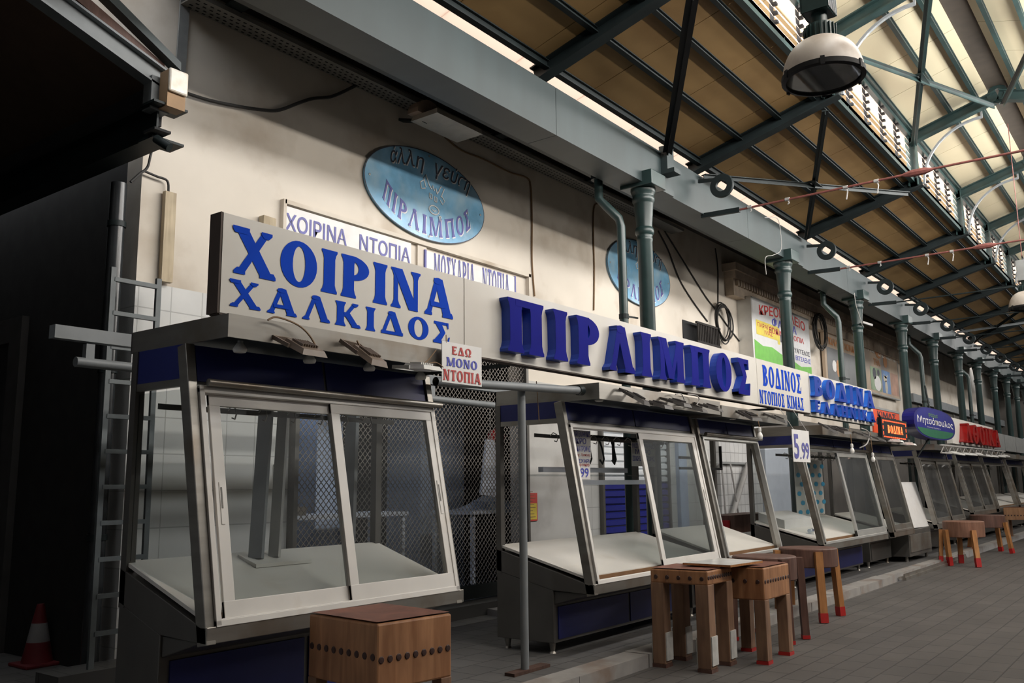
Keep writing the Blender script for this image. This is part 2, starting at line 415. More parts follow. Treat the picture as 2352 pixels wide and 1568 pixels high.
def glyph(ch, t=.24):
    """polygons of one bold flared capital, width, for a unit cap height"""
    th = t * .45
    if ch == 'Π': return [_stem(.17, t), _stem(.67, t), _bar(.17, .67, 1 - .13, 1)], .84
    if ch == 'Ι': return [_stem(.17, t)], .34
    if ch == 'Ρ': return [_stem(.17, t), _bowl(.25, .42, 1, .40, t, .12)], .66
    if ch == 'Β': return [_stem(.17, t), _bowl(.25, .50, 1, .34, t * .9, .11), _bowl(.25, 0, .56, .40, t, .11)], .68
    if ch == 'Ο': return [_ring(.38, .5, .38, .52, t, .12)], .76
    if ch == 'Θ': return [_ring(.38, .5, .38, .52, t, .12), _bar(.2, .56, .43, .57)], .76
    if ch == 'Λ': return [_diag(.11, .37, th * 1.2), _diag(.67, .39, t), _foot(.11, th), _foot(.67, t, .03), _ell(.385, .93, .13, .09, 12)], .80
    if ch == 'Α': return [_diag(.11, .37, th * 1.2), _diag(.67, .39, t), _foot(.11, th), _foot(.67, t, .03), _ell(.385, .93, .13, .09, 12), _bar(.17, .6, .24, .37)], .80
    if ch == 'Δ': return [_diag(.09, .37, th * 1.2), _diag(.68, .39, t * 1.05), _bar(.03, .79, 0, .14), _ell(.385, .93, .13, .09, 12)], .82
    if ch == 'Χ': return [_diag(.66, .14, t), _diag(.13, .62, th * 1.3), _foot(.66, t, .03), _foot(.13, th), _foot(.14, t, .03, 1, -1), _foot(.62, th, .05, 1, -1)], .80
    if ch == 'Κ': return [_stem(.17, t), _diag(.30, .62, th * 1.3, .40, 1), _diag(.66, .34, t, 0, .58), _foot(.66, t, .03), _foot(.62, th, .05, 1, -1)], .80
    if ch == 'Ν': return [_stem(.13, th, f=.07), _stem(.66, th, f=.07, both=(0, 1)), _diag(.60, .17, t)], .80
    if ch == 'Μ': return [_stem(.13, th * 1.3, f=.06), _stem(.84, t * .95, f=.04), _diag(.47, .19, t * .8, .05, 1), _diag(.49, .78, th, .05, 1)], 1.0
    if ch == 'Σ': return [_bar(.05, .62, .87, 1), [(.05, 1), (.31, 1), (.50, .52), (.30, .52)], [(.30, .52), (.50, .52), (.26, 0), (.02, 0), (.02, .06)], _bar(.02, .62, 0, .14), [(.54, 1), (.62, 1), (.62, .72), (.58, .72)], [(.54, 0), (.62, 0), (.67, .34), (.62, .34)]], .68
    if ch == 'Τ': return [_stem(.34, t, both=(1, 0)), _bar(.03, .65, .88, 1), [(.03, 1), (.10, 1), (.06, .72), (.01, .72)], [(.58, 1), (.65, 1), (.67, .72), (.62, .72)]], .68
    if ch == 'Η': return [_stem(.17, t), _stem(.65, t), _bar(.17, .65, .44, .57)], .82
    if ch == 'Ε': return [_stem(.17, t, f=.04), _bar(.17, .56, .88, 1), _bar(.17, .58, 0, .12), _bar(.17, .45, .44, .57), [(.50, 1), (.57, 1), (.57, .74), (.53, .74)], [(.52, 0), (.59, 0), (.63, .28), (.58, .28)]], .64
    if ch == 'Ω': return [_ell(.38, .58, .38, .44, 24, -pi * .30, pi * 1.30) + _ell(.38, .58, .38 - t, .33, 24, -pi * .30, pi * 1.30)[::-1], _bar(.05, .33, 0, .13), _bar(.43, .71, 0, .13), _bar(.20, .33, 0, .26), _bar(.43, .56, 0, .26)], .76
    if ch == 'Φ': return [_stem(.40, t), _ring(.40, .5, .40, .36, t * .8, .1)], .80
    return [], .42


def text_polys(s, t=.24, gap=.07):
    """laid out glyphs: list of (letter, polygons), total width"""
    x = 0; out = []
    for ch in s:
        g, wd = glyph(ch, t)
        if g: out.append((ch, [('ring', [(a + x, b) for a, b in q[1]], [(a + x, b) for a, b in q[2]]) if q[0] == 'ring' else [(a + x, b) for a, b in q] for q in g]))
        x += wd + gap
    return out, x - gap


def put_polys(mb, polys, fn, depth):
    """fn maps (u, v, d) to a point; depth 0 gives a flat face"""
    fn0 = fn
    for qi, q in enumerate(polys):
        def fn(a, b, d, k_=qi):
            p = fn0(a, b, d); return (p[0], p[1] - .0005 * k_, p[2])
        if q[0] == 'ring':
            o, i = q[1], q[2]; k = len(o)
            if depth:
                vs = [fn(a, b, depth) for a, b in o] + [fn(a, b, depth) for a, b in i] + [fn(a, b, 0) for a, b in o] + [fn(a, b, 0) for a, b in i]
                fs = []
                for j in range(k):
                    n = (j + 1) % k
                    fs += [[j, n, k + n, k + j], [j, n, 2 * k + n, 2 * k + j], [k + j, k + n, 3 * k + n, 3 * k + j]]
                mb.add(vs, fs)
            else: mb.add([fn(a, b, 0) for a, b in o] + [fn(a, b, 0) for a, b in i], [[j, (j + 1) % k, k + (j + 1) % k, k + j] for j in range(k)])
        else:
            k = len(q)
            if depth: mb.add([fn(a, b, depth) for a, b in q] + [fn(a, b, 0) for a, b in q], [list(range(k))] + [[j, (j + 1) % k, k + (j + 1) % k, k + j] for j in range(k)])
            else: mb.add([fn(a, b, 0) for a, b in q], [list(range(k))])


def flat_text(parent, s, x0, x1, z0, z1, y, m, t=.24, gap=.07, name='lettering'):
    """painted capitals on a board facing -y"""
    L, W = text_polys(s, t, gap); mb = MB()
    for ch, q in L: put_polys(mb, q, lambda u, v, d: (x0 + (x1 - x0) * u / W, y, z0 + (z1 - z0) * v), 0)
    return mb.build(name, m, parent)


def sans_text(parent, s, x0, x1, z0, z1, y, m, bold=0.0, name='lettering', fn=None):
    """plain lettering from the built-in typeface, fitted to a box on a board facing -y"""
    c = bpy.data.curves.new('line', 'FONT'); c.body = s; c.offset = bold; c.resolution_u = 3
    o = bpy.data.objects.new('line', c); COL.objects.link(o); bpy.context.view_layer.update()
    me = o.to_mesh(); V = [tuple(v.co) for v in me.vertices]; F = [list(p.vertices) for p in me.polygons]
    o.to_mesh_clear(); bpy.data.objects.remove(o); bpy.data.curves.remove(c)
    ax, bx = min(v[0] for v in V), max(v[0] for v in V); ay, by = min(v[1] for v in V), max(v[1] for v in V)
    mb = MB()
    if fn is None: fn = lambda u, v: (x0 + (x1 - x0) * u, y, z0 + (z1 - z0) * v)
    mb.add([fn((v[0] - ax) / (bx - ax), (v[1] - ay) / (by - ay)) for v in V], F)
    return mb.build(name, m, parent)
# ================================================================ the setting
WALL_Y = 7.25                       # face of the shop wall behind the stalls
FX = [7.79, 11.70, 16.33, 20.29, 23.5, 26.5, 29.5, 32.3, 35.0, 38.0, 41.0, 44.0]      # roof frames along the hall
CXS = [10.25, 15.39, 19.74, 23.52, 26.9, 30.25, 33.3, 36.4, 39.2, 41.6, 44.2]           # iron columns
X0, X1 = -5.0, 48.0
RIDGE = 1.98                        # y of the ridge, the hall is symmetrical about it


def mir(y): return 2 * RIDGE - y
def zroof(y): return 6.31 - 0.275 * (y - 5.4)         # top of rafters of the low roof


struct(MB().box((X0, -4, -0.2), (X1, 4.05, 0)).build('floor', floor_tile))
mb = MB(); mb.box((X0, 4.30, -0.2), (X1, 15, 0.1)); struct(mb.build('floor_platform', plat_tile))
mb = MB()
xk = 0.2
while xk < 15.4:                    # kerb of separate marble stones
    ln = random.uniform(0.9, 1.3); e = min(xk + ln, 15.4); dz = random.uniform(-0.004, 0.004)
    mb.box((xk + .004, 4.05 + random.uniform(-.006, .006), -0.1), (e - .004, 4.30, 0.112 + dz)); xk = e
mb.box((15.4, 4.12, -0.1), (X1, 4.3, 0.102)); struct(mb.build('trim_1', marble))

# shop wall: plaster above, tiles below, with the opening of the grilled shop
GX0, GX1, GZ = 5.86, 9.85, 3.45
mb = MB().use(plaster)
Y = WALL_Y
mb.box((4.13, Y, 3.43), (GX0, Y + .25, 7.2)); mb.box((GX0, Y, GZ), (GX1, Y + .25, 7.2)); mb.box((GX1, Y, 3.05), (X1, Y + .25, 7.2))
mb.use(white_tile)
mb.box((4.13, Y, 0.1), (GX0, Y + .25, 3.43)); mb.box((11.06, Y - .02, 0.1), (15.8, Y + .23, 3.05))
mb.use(mat('grey_plaster', (.50, .49, .47), .85, var=.06, scale=2, dirt=(.34, .32, .30), dscale=1.5)); mb.box((GX1, Y - .02, 0.1), (11.06, Y + .23, 3.05))
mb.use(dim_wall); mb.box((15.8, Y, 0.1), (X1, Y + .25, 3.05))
struct(mb.build('wall_left'))
# spandrel over the side passage, and the passage itself (dark)
px0 = -2.5
mb = MB().use(plaster)
mb.add([(4.13, Y, 4.95), (4.13, Y, 7.6), (px0, Y, 7.6), (px0, Y, 7.0)] + [(4.13, Y + .25, 4.95), (4.13, Y + .25, 7.6), (px0, Y + .25, 7.6), (px0, Y + .25, 7.0)], [(0, 1, 2, 3), (7, 6, 5, 4), (0, 4, 5, 1), (1, 5, 6, 2), (2, 6, 7, 3), (3, 7, 4, 0)])
struct(mb.build('wall_spandrel'))
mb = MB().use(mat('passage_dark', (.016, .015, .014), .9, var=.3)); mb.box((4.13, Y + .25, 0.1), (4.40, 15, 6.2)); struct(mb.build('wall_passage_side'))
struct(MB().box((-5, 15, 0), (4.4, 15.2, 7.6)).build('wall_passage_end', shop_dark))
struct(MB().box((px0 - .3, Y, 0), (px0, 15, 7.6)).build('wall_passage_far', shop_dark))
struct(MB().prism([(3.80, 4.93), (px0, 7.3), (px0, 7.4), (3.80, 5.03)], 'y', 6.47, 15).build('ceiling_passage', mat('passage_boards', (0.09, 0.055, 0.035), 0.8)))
# recess of a doorway in the passage side wall
dz = MB().use(mat('door_grey', (.06, .057, .055), .8)); dz.box((4.06, 9.2, 0.1), (4.13, 9.45, 3.1)); dz.box((4.06, 10.8, 0.1), (4.13, 11.05, 3.1)); dz.box((4.06, 9.2, 3.1), (4.13, 11.05, 3.35)); struct(dz.build('door_1'))
struct(MB().box((4.115, 9.45, 0.1), (4.129, 10.8, 3.1)).build('door_1_leaf', shop_dark))
# skirting step under the shop wall
struct(MB().box((3.5, 6.9, 0.1), (10.0, Y, 0.24)).build('trim_2', plat_tile))

# aisle ceiling between beam and wall, added light stop, far wall, opposite side of the hall
struct(MB().box((4.13, 5.86, 6.42), (42.3, 7.25, 6.55)).box((44.8, 5.86, 6.42), (X1, 7.25, 6.55)).box((42.3, 5.86, 6.42), (44.8, 6.3, 6.55)).build('ceiling_aisle', soffit))
struct(MB().box((X0, 5.84, 6.12), (X1, 5.90, 6.55)).build('wall_light_stop', soffit))  # added behind the beam to keep sky light from leaking into the aisle
struct(MB().box((X1, -4, 0), (X1 + .2, 7.5, 10)).build('wall_end', dim_wall))
struct(MB().box((X0 - .2, -4, 0), (X0, 7.5, 10)).build('wall_back', dim_wall))
struct(MB().box((X0, -4.2, 0), (X1, -3.9, 7.0)).build('wall_right', mat('opposite_wall', (0.16, 0.15, 0.14), 0.9)))

# long box beam on the columns, with seams
mb = MB().use(beam_paint)
xs = [X0, 2.6, 8.05, 13.6, 18.9, 24.1, 29.4, 34.6, 40, X1]
for a, b in zip(xs, xs[1:]): mb.box((a + .004, 5.40, 5.55), (b - .004, 5.80, 6.13))
struct(mb.build('beam', None))
struct(MB().box((X0, mir(5.8), 5.55), (X1, mir(5.4), 6.13)).build('beam_opposite', beam_paint))
# ledge and gutter behind the beam
struct(MB().box((X0, 5.80, 5.66), (X1, 6.02, 5.74)).build('trim_3', dark_steel))

# low roof panels on both sides, clerestory walls, high roof
def slab(name, y0, y1, z0, z1, m, th=0.05, joints=1.25):
    mb = MB(); x = X0
    while x < X1:
        e = min(x + joints, X1)
        mb.prism([(y0, z0), (y1, z1), (y1, z1 + th), (y0, z0 + th)], 'x', x + .006, e - .006); x = e
    mb.prism([(y0, z0 + th * .6), (y1, z1 + th * .6), (y1, z1 + th * 1.2), (y0, z0 + th * 1.2)], 'x', X0, X1)
    return struct(mb.build(name, m))


slab('ceiling_low', 5.35, 3.38, zroof(5.35), zroof(3.38), roof_tan)
mb = MB(); x = X0
while x < X1:
    mb.prism([(5.84, zroof(5.84)), (5.36, zroof(5.36)), (5.36, zroof(5.36) + .02), (5.84, zroof(5.84) + .02)], 'x', x + .005, x + 1.245); x += 1.25
struct(mb.build('window_eave_strip', roof_strip))
slab('ceiling_low_opposite', mir(5.9), mir(3.38), zroof(5.9), zroof(3.38), roof_tan)
ZH = 7.78                           # eave height of the high roof
def zhigh(y): return ZH + 0.30 * (3.42 - y)
slab('ceiling_high', 3.85, RIDGE + .16, zhigh(3.85), zhigh(RIDGE + .16), roof_cream, joints=1.1)
slab('ceiling_high_opposite', mir(3.85), RIDGE - .16, zhigh(3.85), zhigh(RIDGE + .16), roof_cream, joints=1.1)
struct(MB().box((X0, RIDGE - .17, zhigh(RIDGE) - .02), (X1, RIDGE + .17, zhigh(RIDGE) + .06)).build('trim_4', mat('ridge_dark', (0.05, 0.04, 0.03), 0.8)))

# beams running along: purlins
for i, (y, z, wd, dp) in enumerate(((5.33, zroof(5.33) - .05, .08, .10), (4.68, zroof(4.68) - .03, .07, .065), (4.10, zroof(4.1) - .03, .07, .065), (3.60, zroof(3.6) - .03, .06, .06))):
    struct(MB().ibeam((X0, y, z), (X1, y, z), wd, dp, .014).build('beam_purlin', dark_steel))
for y in (3.36, 2.72, 2.30):
    struct(MB().ibeam((X0, y, zhigh(y) - .05), (X1, y, zhigh(y) - .05), .06, .10, .014).build('beam_purlin', green))
for y in (mir(3.36), mir(2.72), mir(2.30)):
    struct(MB().ibeam((X0, y, zhigh(mir(y)) - .05), (X1, y, zhigh(mir(y)) - .05), .06, .10, .014).build('beam_purlin', green))
struct(MB().box((X0, 3.38, zroof(3.4) - .06), (X1, 3.46, zroof(3.4) + .07)).build('trim_5', green))       # window sill rail
struct(MB().box((X0, 3.38, ZH - .16), (X1, 3.46, ZH - .04)).build('trim_6', green))                       # window head rail

# frames: rafters, clerestory posts, high rafters
for i, x in enumerate(FX):
    lo = lambda y: Vector((x, y, zroof(y) - .09))
    struct(MB().ibeam(lo(5.50), lo(3.28), .16, .18, .02).build('beam_rafter', dark_steel))
    struct(MB().ibeam(Vector((x, mir(5.5), lo(5.5).z)), Vector((x, mir(3.28), lo(3.28).z)), .16, .18, .02).build('beam_rafter', dark_steel))
    struct(MB().ibeam((x, 3.40, zroof(3.4) - .13), (x, 3.40, ZH - .06), .17, .16, .02, (0, 1, 0)).build('beam_clerestory_post', green))
    hi = lambda y: Vector((x, y, zhigh(y) - .19))
    struct(MB().ibeam(hi(3.46), hi(RIDGE), .15, .18, .02).build('beam_high_rafter', green))
    struct(MB().ibeam(Vector((x, mir(3.46), hi(3.46).z)), Vector((x, RIDGE, hi(RIDGE).z)), .15, .18, .02).build('beam_high_rafter', green))
    if i > 0:
        struct(MB().lathe([(.10, -.03), (.17, -.03), (.17, .03), (.10, .03), (.10, -.03)], (x, RIDGE, hi(RIDGE).z + .02), 8, 'x').build('beam_ridge_plate', green))

# diagonal bracing in the roof planes
def brace(a, b, m, wd=.09):
    struct(MB().bar(a, b, wd, .012).bar(Vector(a) + Vector((0, 0, -.03)), Vector(b) + Vector((0, 0, -.03)), .012, .06).build('beam_brace', m))
def lowp(x, y): return Vector((x, y, zroof(y) - .22))
def highp(x, y): return Vector((x, y, zhigh(y) - .33))
def bracebay(k, first=True, second=True):
    a, b = FX[k], FX[k + 1]
    if first: brace(lowp(a + .1, 5.32), lowp(b - .1, 3.50), dark_steel)
    if second: brace(lowp(b - .1, 5.32), lowp(a + .1, 3.50), dark_steel)
    brace(highp(a, 3.36), highp(b, 2.05), green, .10); brace(highp(b, 3.36), highp(a, 2.05), green, .10)
    brace(highp(a, 3.36) * 1 - Vector((0, 2 * (3.36 - RIDGE), 0)), Vector((b, mir(2.05), highp(b, 2.05).z)), green, .10)
    for f, m in ((lowp, dark_steel), (highp, green)):
        y = 4.41 if f is lowp else 2.70
        c = f((a + b) / 2, y); mb = MB().bar(c - Vector((.22, .05, -.02)), c + Vector((.22, .05, .02)), .16, .014)
        if f is lowp and not (first and second): continue
        mb.use(m); mb.f = mb.f; g = MB().use(m); g.bar(c - Vector((.24, 0, .012)), c + Vector((.24, 0, -.012)), .16, .012)
        g.use(bulb_white)
        for dx in (-.17, -.13, 0, .13, .17): g.lathe([(.012, -.03), (.0, -.035)], c + Vector((dx, 0, 0)), 6)
        struct(g.build('beam_gusset_plate'))
bracebay(1); bracebay(6)
# near bay: the single strut that rises from the beam bracket
brace((10.72, 5.36, 6.10), (7.85, 3.56, zroof(3.56) - .30), black, .13)
struct(MB().box((10.60, 5.30, 5.86), (10.80, 5.42, 6.20)).bar((10.7, 5.3, 5.86), (10.7, 5.3, 5.80), .2, .2).build('beam_bracket', beam_paint))

# louvred clerestory windows, one per bay
for k in range(len(FX) - 1):
    a, b = FX[k] + .1, FX[k + 1] - .1
    z0, z1 = zroof(3.4) + .07, ZH - .16
    root = struct(MB().box((a, 3.41, z0), (a + .03, 3.45, z1)).box((b - .03, 3.41, z0), (b, 3.45, z1)).build(f'window_{k + 1}', green))
    n = max(3, round((b - a) / .9))
    mu = MB()
    for j in range(1, n):
        x = a + (b - a) * j / n; mu.box((x - .012, 3.41, z0), (x + .012, 3.45, z1))
        for q in range(6):
            z = z0 + (z1 - z0) * (q + .5) / 6; mu.box((x - .028, 3.36, z - .02), (x + .028, 3.42, z + .012))
    mu.build('window_mullion', black, root)
    sl = MB()
    nopen = {1: (0, 1), 2: (0,)}.get(k, (0,))
    for j in range(n):
        xa, xb = a + (b - a) * j / n + .02, a + (b - a) * (j + 1) / n - .02
        for q in range(6):
            z = z0 + (z1 - z0) * (q + .5) / 6
            if k == 1 and q == 0: continue
            tilt = .055
            sl.prism([(3.40 - .0, z - tilt), (3.45, z + tilt), (3.452, z + tilt + .006), (3.402, z - tilt + .006)], 'x', xa, xb)
    sl.build('window_louvre', louvre_glass, root)

# iron portal of the side passage: rafter, post, eave beam, gutter
portal_grey = mat('portal_grey', (0.17, 0.185, 0.19), 0.5)
struct(MB().ibeam((3.78, 6.4, 4.90), (1.9, 6.4, 5.51), .12, .18, .018).build('beam_portal_rafter', portal_grey))
struct(MB().ibeam((3.73, 6.36, 4.50), (3.73, 15, 4.50), .18, .30, .018).build('beam_portal_eave', dark_steel))
struct(MB().box((3.79, 6.47, 4.55), (3.83, 15, 5.02)).build('wall_portal_fascia', shop_dark))
struct(MB().box((3.65, 6.34, 4.62), (3.81, 6.46, 4.90)).build('beam_portal_post', portal_grey))
struct(MB().box((3.62, 6.24, 4.64), (3.92, 6.44, 4.66)).box((3.62, 6.24, 4.34), (3.90, 6.44, 4.36)).build('beam_portal_flange', dark_steel))
struct(MB().prism([(3.80, 4.985), (2.0, 5.75), (2.0, 5.86), (3.80, 5.07)], 'y', 6.42, 6.5).build('trim_7', wood_dark))
struct(MB().prism([(3.90, 5.03), (2.2, 5.93), (2.2, 6.03), (3.90, 5.10)], 'y', 6.34, 6.44).build('trim_8', beam_paint))
# ================================================================ display stalls
def stall(label, x0, x1, zb, zt, aw0, aw1, sashes=(), yback=5.42, ax0=None, ax1=None, panels=2, frame_m=None, hooks=True, foot_z=0.1,
          body_m=None, side_glass=False, tube=False, front_m=None, awn_m=None, cab_z=0.2, fr=None, board=True, fx0=None, fx1=None):
    yb, yt = 4.35, 4.61
    frame_m = frame_m or alu_white; body_m = body_m or stainless_dk; front_m = front_m or blue_panel; awn_m = awn_m or stainless
    root = thing('display_stall', label, 'market stall', ((x0 + x1) / 2, 4.9, foot_z), 'glazed display stalls along the hall')
    sl = (yt - yb) / (zt - zb); nrm = Vector((0, -1, sl)).normalized()
    def ln(z): return yb + (z - zb) * sl
    def LP(x, z, off=0): return Vector((x, ln(z), z)) + nrm * off
    def leanbox(mb, xa, xb, za, zb_, o0, o1):
        return mb.hexa([LP(xa, za, o0), LP(xb, za, o0), LP(xb, za, o1), LP(xa, za, o1)], [LP(xa, zb_, o0), LP(xb, zb_, o0), LP(xb, zb_, o1), LP(xa, zb_, o1)])
    ycab = 4.77; top = zb - .07
    # cabinet below
    mb = MB(); mb.prism([(ycab, cab_z), (yback, cab_z), (yback, zb + .079), (ycab, zb - .071)], 'x', x0 + .004, x1 - .004)
    mb.prism([(yb + .03, zb - .08), (ycab + .01, zb - .08), (ycab + .01, zb - .20)], 'x', x0 + .02, x1 - .02)
    cab = mb.build('cabinet', body_m, root, bevel=.006)
    n = panels; wdt = (x1 - x0 - .10) / n
    for k in range(n):
        MB().box((x0 + .05 + k * wdt + .02, ycab - .012, cab_z + .03), (x0 + .05 + (k + 1) * wdt - .02, ycab + .002, zb - .22)).build('front_panel', front_m, cab)
    for fxx in (x0 + .08, x1 - .08):
        for fyy in (ycab + .07, yback - .07):
            MB().lathe([(.035, foot_z), (.028, foot_z + .012), (.022, foot_z + .02), (.034, cab_z + .002)], (fxx, fyy, 0), 12).build('foot', stainless, root, True)
    # sloping display tray
    mb = MB(); mb.prism([(yb - .01, zb - .085), (yb - .01, zb - .012), (yback, zb + .28), (yback, zb + .08), (ycab, zb - .07)], 'x', x0, x1)
    mb.build('display_tray', stainless_dk, root, bevel=.004)
    if board:
        mb = MB().use(board_white); mb.prism([(yb + .08, zb + .045), (yback - .03, zb + .297), (yback - .03, zb + .320), (yb + .08, zb + .068)], 'x', x0 + .015, x1 - .015)
        mb.use(edge_brown); mb.prism([(yb + .076, zb + .02), (yb + .082, zb + .02), (yb + .082, zb + .060), (yb + .076, zb + .060)], 'x', x0 + .02, x1 - .02)
        mb.build('display_board', None, root)
    MB().prism([(yb - .025, zb - .085), (yb - .025, zb + .005), (yb + .03, zb + .005), (yb + .03, zb - .085)], 'x', x0, x1 + .02).build('front_lip', stainless, root, bevel=.005)
    # posts
    for xa in (x0, x1 - .06):
        mb = MB(); leanbox(mb, xa, xa + .06, zb - .09, aw0, -.075, .012); mb.build('front_post', stainless, root, bevel=.004)
        MB().box((xa, yback - .06, zb + .05), (xa + .06, yback, aw0)).build('rear_post', stainless_dk, root)
    # window frame
    fx0 = x0 + .06 if fx0 is None else fx0; fx1 = x1 - .03 if fx1 is None else fx1
    mb = MB(); t = .035
    leanbox(mb, fx0, fx1, zb - .005, zb + .03, -.03, .03); leanbox(mb, fx0, fx1, zt - .03, zt + .012, -.03, .03)
    for o in (-.02, .0, .02): leanbox(mb, fx0 + .01, fx1 - .01, zb + .028, zb + .036, o - .004, o + .004)
    leanbox(mb, fx0, fx0 + t, zb, zt, -.03, .03); leanbox(mb, fx1 - t, fx1, zb, zt, -.03, .03)
    mb.build('window_frame', frame_m, root, bevel=.003)
    for (sa, sb, lev, gm) in sashes:
        o = .012 if lev else -.016; fwid = .075
        mb = MB()
        leanbox(mb, sa, sb, zb + .032, zb + .032 + fwid * 1.25, o - .012, o + .012); leanbox(mb, sa, sb, zt - .035 - fwid * .8, zt - .03, o - .012, o + .012)
        leanbox(mb, sa, sa + fwid, zb + .032, zt - .03, o - .011, o + .011); leanbox(mb, sb - fwid, sb, zb + .032, zt - .03, o - .011, o + .011)
        s = mb.build('sliding_sash', frame_m, root, bevel=.003)
        mb = MB(); leanbox(mb, sa + fwid - .01, sb - fwid + .01, zb + .11, zt - .08, o - .003, o + .003); mb.build('glass_pane', gm, s)
        zc = zb + (zt - zb) * .5; xx = sa + .025 if lev == 0 else sb - .055
        mb = MB().use(frame_m); leanbox(mb, xx, xx + .022, zc - .12, zc + .12, o + .011, o + .015)
        mb.use(stainless_dk); leanbox(mb, xx + .006, xx + .016, zc - .03, zc + .09, o + .0152, o + .017); mb.build('pull_handle', None, s)
    # fascia with panels
    mb = MB(); leanbox(mb, x0 + .06, x1 - .06, zt + .012, aw0, -.06, -.01)
    mb_p = mb.build('fascia', stainless_dk, root)
    wdt = (x1 - x0 - .12) / 2
    for k in range(2):
        mb = MB(); leanbox(mb, x0 + .06 + k * wdt + .012, x0 + .06 + (k + 1) * wdt - .012, zt + .045, aw0 - .002, -.012, -.002)
        mb.build('fascia_panel', blue_panel, mb_p)
    mb = MB(); mb.box((x0 + .008, 4.67, zt + .06), (x0 + .022, yback - .06, aw0)); mb.build('side_panel', blue_panel, root)
    mb = MB(); mb.box((x0 + .004, 4.66, zt + .015), (x0 + .034, yback - .06, zt + .06)); mb.build('side_rail', stainless, root)
    if side_glass:
        mb = MB(); mb.prism([(ln(zb + .1) + .1, zb + .13), (yback - .06, zb + .30), (yback - .06, zt), (ln(zt) + .1, zt)], 'x', x0 + .025, x0 + .031); mb.build('side_pane', glass, root)
    # canopy
    ax0 = x0 + .03 if ax0 is None else ax0; ax1 = x1 if ax1 is None else ax1
    mb = MB(); mb.use(awn_m)
    mb.box((ax0, 4.27, aw0), (ax1, 4.285, aw1)); mb.box((ax0, 4.285, aw0), (ax0 + .012, yback + .06, aw1)); mb.box((ax1 - .012, 4.285, aw0), (ax1, yback + .06, aw1))
    mb.box((ax0, yback + .05, aw0), (ax1, yback + .06, aw1))
    mb.use(dark_steel); mb.box((ax0 + .012, 4.285, aw0 + .015), (ax1 - .012, yback + .05, aw0 + .03)); mb.box((ax0 + .01, 4.29, aw1 - .02), (ax1 - .01, yback + .04, aw1 - .005))
    mb.build('canopy', None, root)
    if tube:
        MB().tube([(x0 + .10, ln(zt + .035) - .06, zt + .035), (x1 + .03, ln(zt + .035) - .06, zt + .030)], .022, 10).build('shade_tube', stainless, root, True)
    if hooks:
        zr = zt - .10
        hr = MB().box((x0 + .05, 4.98, zr), (x1 - .05, 4.99, zr + .035)).build('hook_rail', stainless_dk, root)
        k = 0; x = x0 + .3
        while x < x1 - .2:
            a = [Vector((x, 4.975, zr + .02)), Vector((x, 4.94, zr + .05)), Vector((x, 4.90, zr + .03)), Vector((x, 4.885, zr - .01)), Vector((x, 4.90, zr - .04)), Vector((x, 4.93, zr - .03))]
            MB().tube(a, .005, 6).build('hook', stainless, hr, True); x += .24
    return root


S1 = stall('grey display stall at the near end, standing beside the ladder, both sliding windows closed', 2.98, 5.10, .865, 2.19, 2.455, 2.590,
           sashes=((3.12, 4.12, 0, glass), (4.04, 5.05, 1, glass)), side_glass=True, ax0=3.0, ax1=5.06, tube=True, yback=5.22)
# frame work behind the window of the first stall: leaning uprights on a small board
S2 = stall('display stall with blue base behind the tall grey pole, half its front open', 6.90, 9.62, .735, 2.165, 2.385, 2.535,
           sashes=((8.24, 9.55, 1, glass), (8.28, 9.57, 0, glass)), ax0=6.98, ax1=9.62, yback=5.42)
S3 = stall('narrow display stall with one open unglazed window, squeezed behind the wooden blocks', 9.72, 11.50, .755, 2.155, 2.37, 2.50,
           sashes=(), yback=5.26, ax0=9.66, ax1=11.75, panels=2, frame_m=alu_raw, tube=True, hooks=False)
S4 = stall('display stall under the raised light blue letters, paper with blue ovals hung inside', 13.10, 16.42, .73, 2.11, 2.30, 2.44,
           sashes=((14.75, 16.36, 1, glass), (14.78, 16.38, 0, glass)), ax0=13.16, ax1=16.44, frame_m=alu_raw, tube=True, side_glass=True)
S5 = stall('display stall with a full clear plastic front, below the glowing red sign', 16.85, 18.25, .73, 2.10, 2.28, 2.40,
           sashes=((16.95, 18.2, 1, glass),), frame_m=stainless, panels=1, front_m=stainless_dk)
S6 = stall('display stall with dark reflecting panes below the round blue sign', 20.2, 23.1, .73, 2.08, 2.26, 2.38,
           sashes=((20.3, 21.75, 0, glass_dk), (21.7, 23.05, 1, glass_dk)), frame_m=stainless, panels=1, front_m=stainless_dk)
S7 = stall('display stall with two dark panes below the shiny red letters', 24.1, 27.1, .86, 2.08, 2.26, 2.38,
           sashes=((24.2, 25.7, 0, glass_dk), (25.65, 27.05, 1, glass_dk)), frame_m=stainless, panels=1, front_m=stainless_dk)
S8 = stall('open display stall with a bare counter just beyond the shiny red letters', 27.6, 30.9, .86, 2.08, 2.26, 2.38, frame_m=stainless, panels=1, front_m=stainless_dk)
S9 = stall('second display stall from the far end of the row, bare counter', 31.4, 34.8, .86, 2.08, 2.26, 2.38, frame_m=stainless, panels=1, front_m=stainless_dk, hooks=False)
S10 = stall('last display stall at the far end of the row', 35.4, 38.8, .86, 2.08, 2.26, 2.38, frame_m=stainless, panels=1, front_m=stainless_dk, hooks=False)

# small rating label on a fascia panel
tag(MB().box((4.78, 4.70, 2.31), (4.90, 4.704, 2.34)).build('rating_plate', galv), 'small pale rating label on the blue panel above the near window', 'label')
tag(MB().box((9.42, 4.72, 2.28), (9.53, 4.724, 2.315)).build('rating_plate', galv), 'small pale rating label on the blue panel above the half open window', 'label')

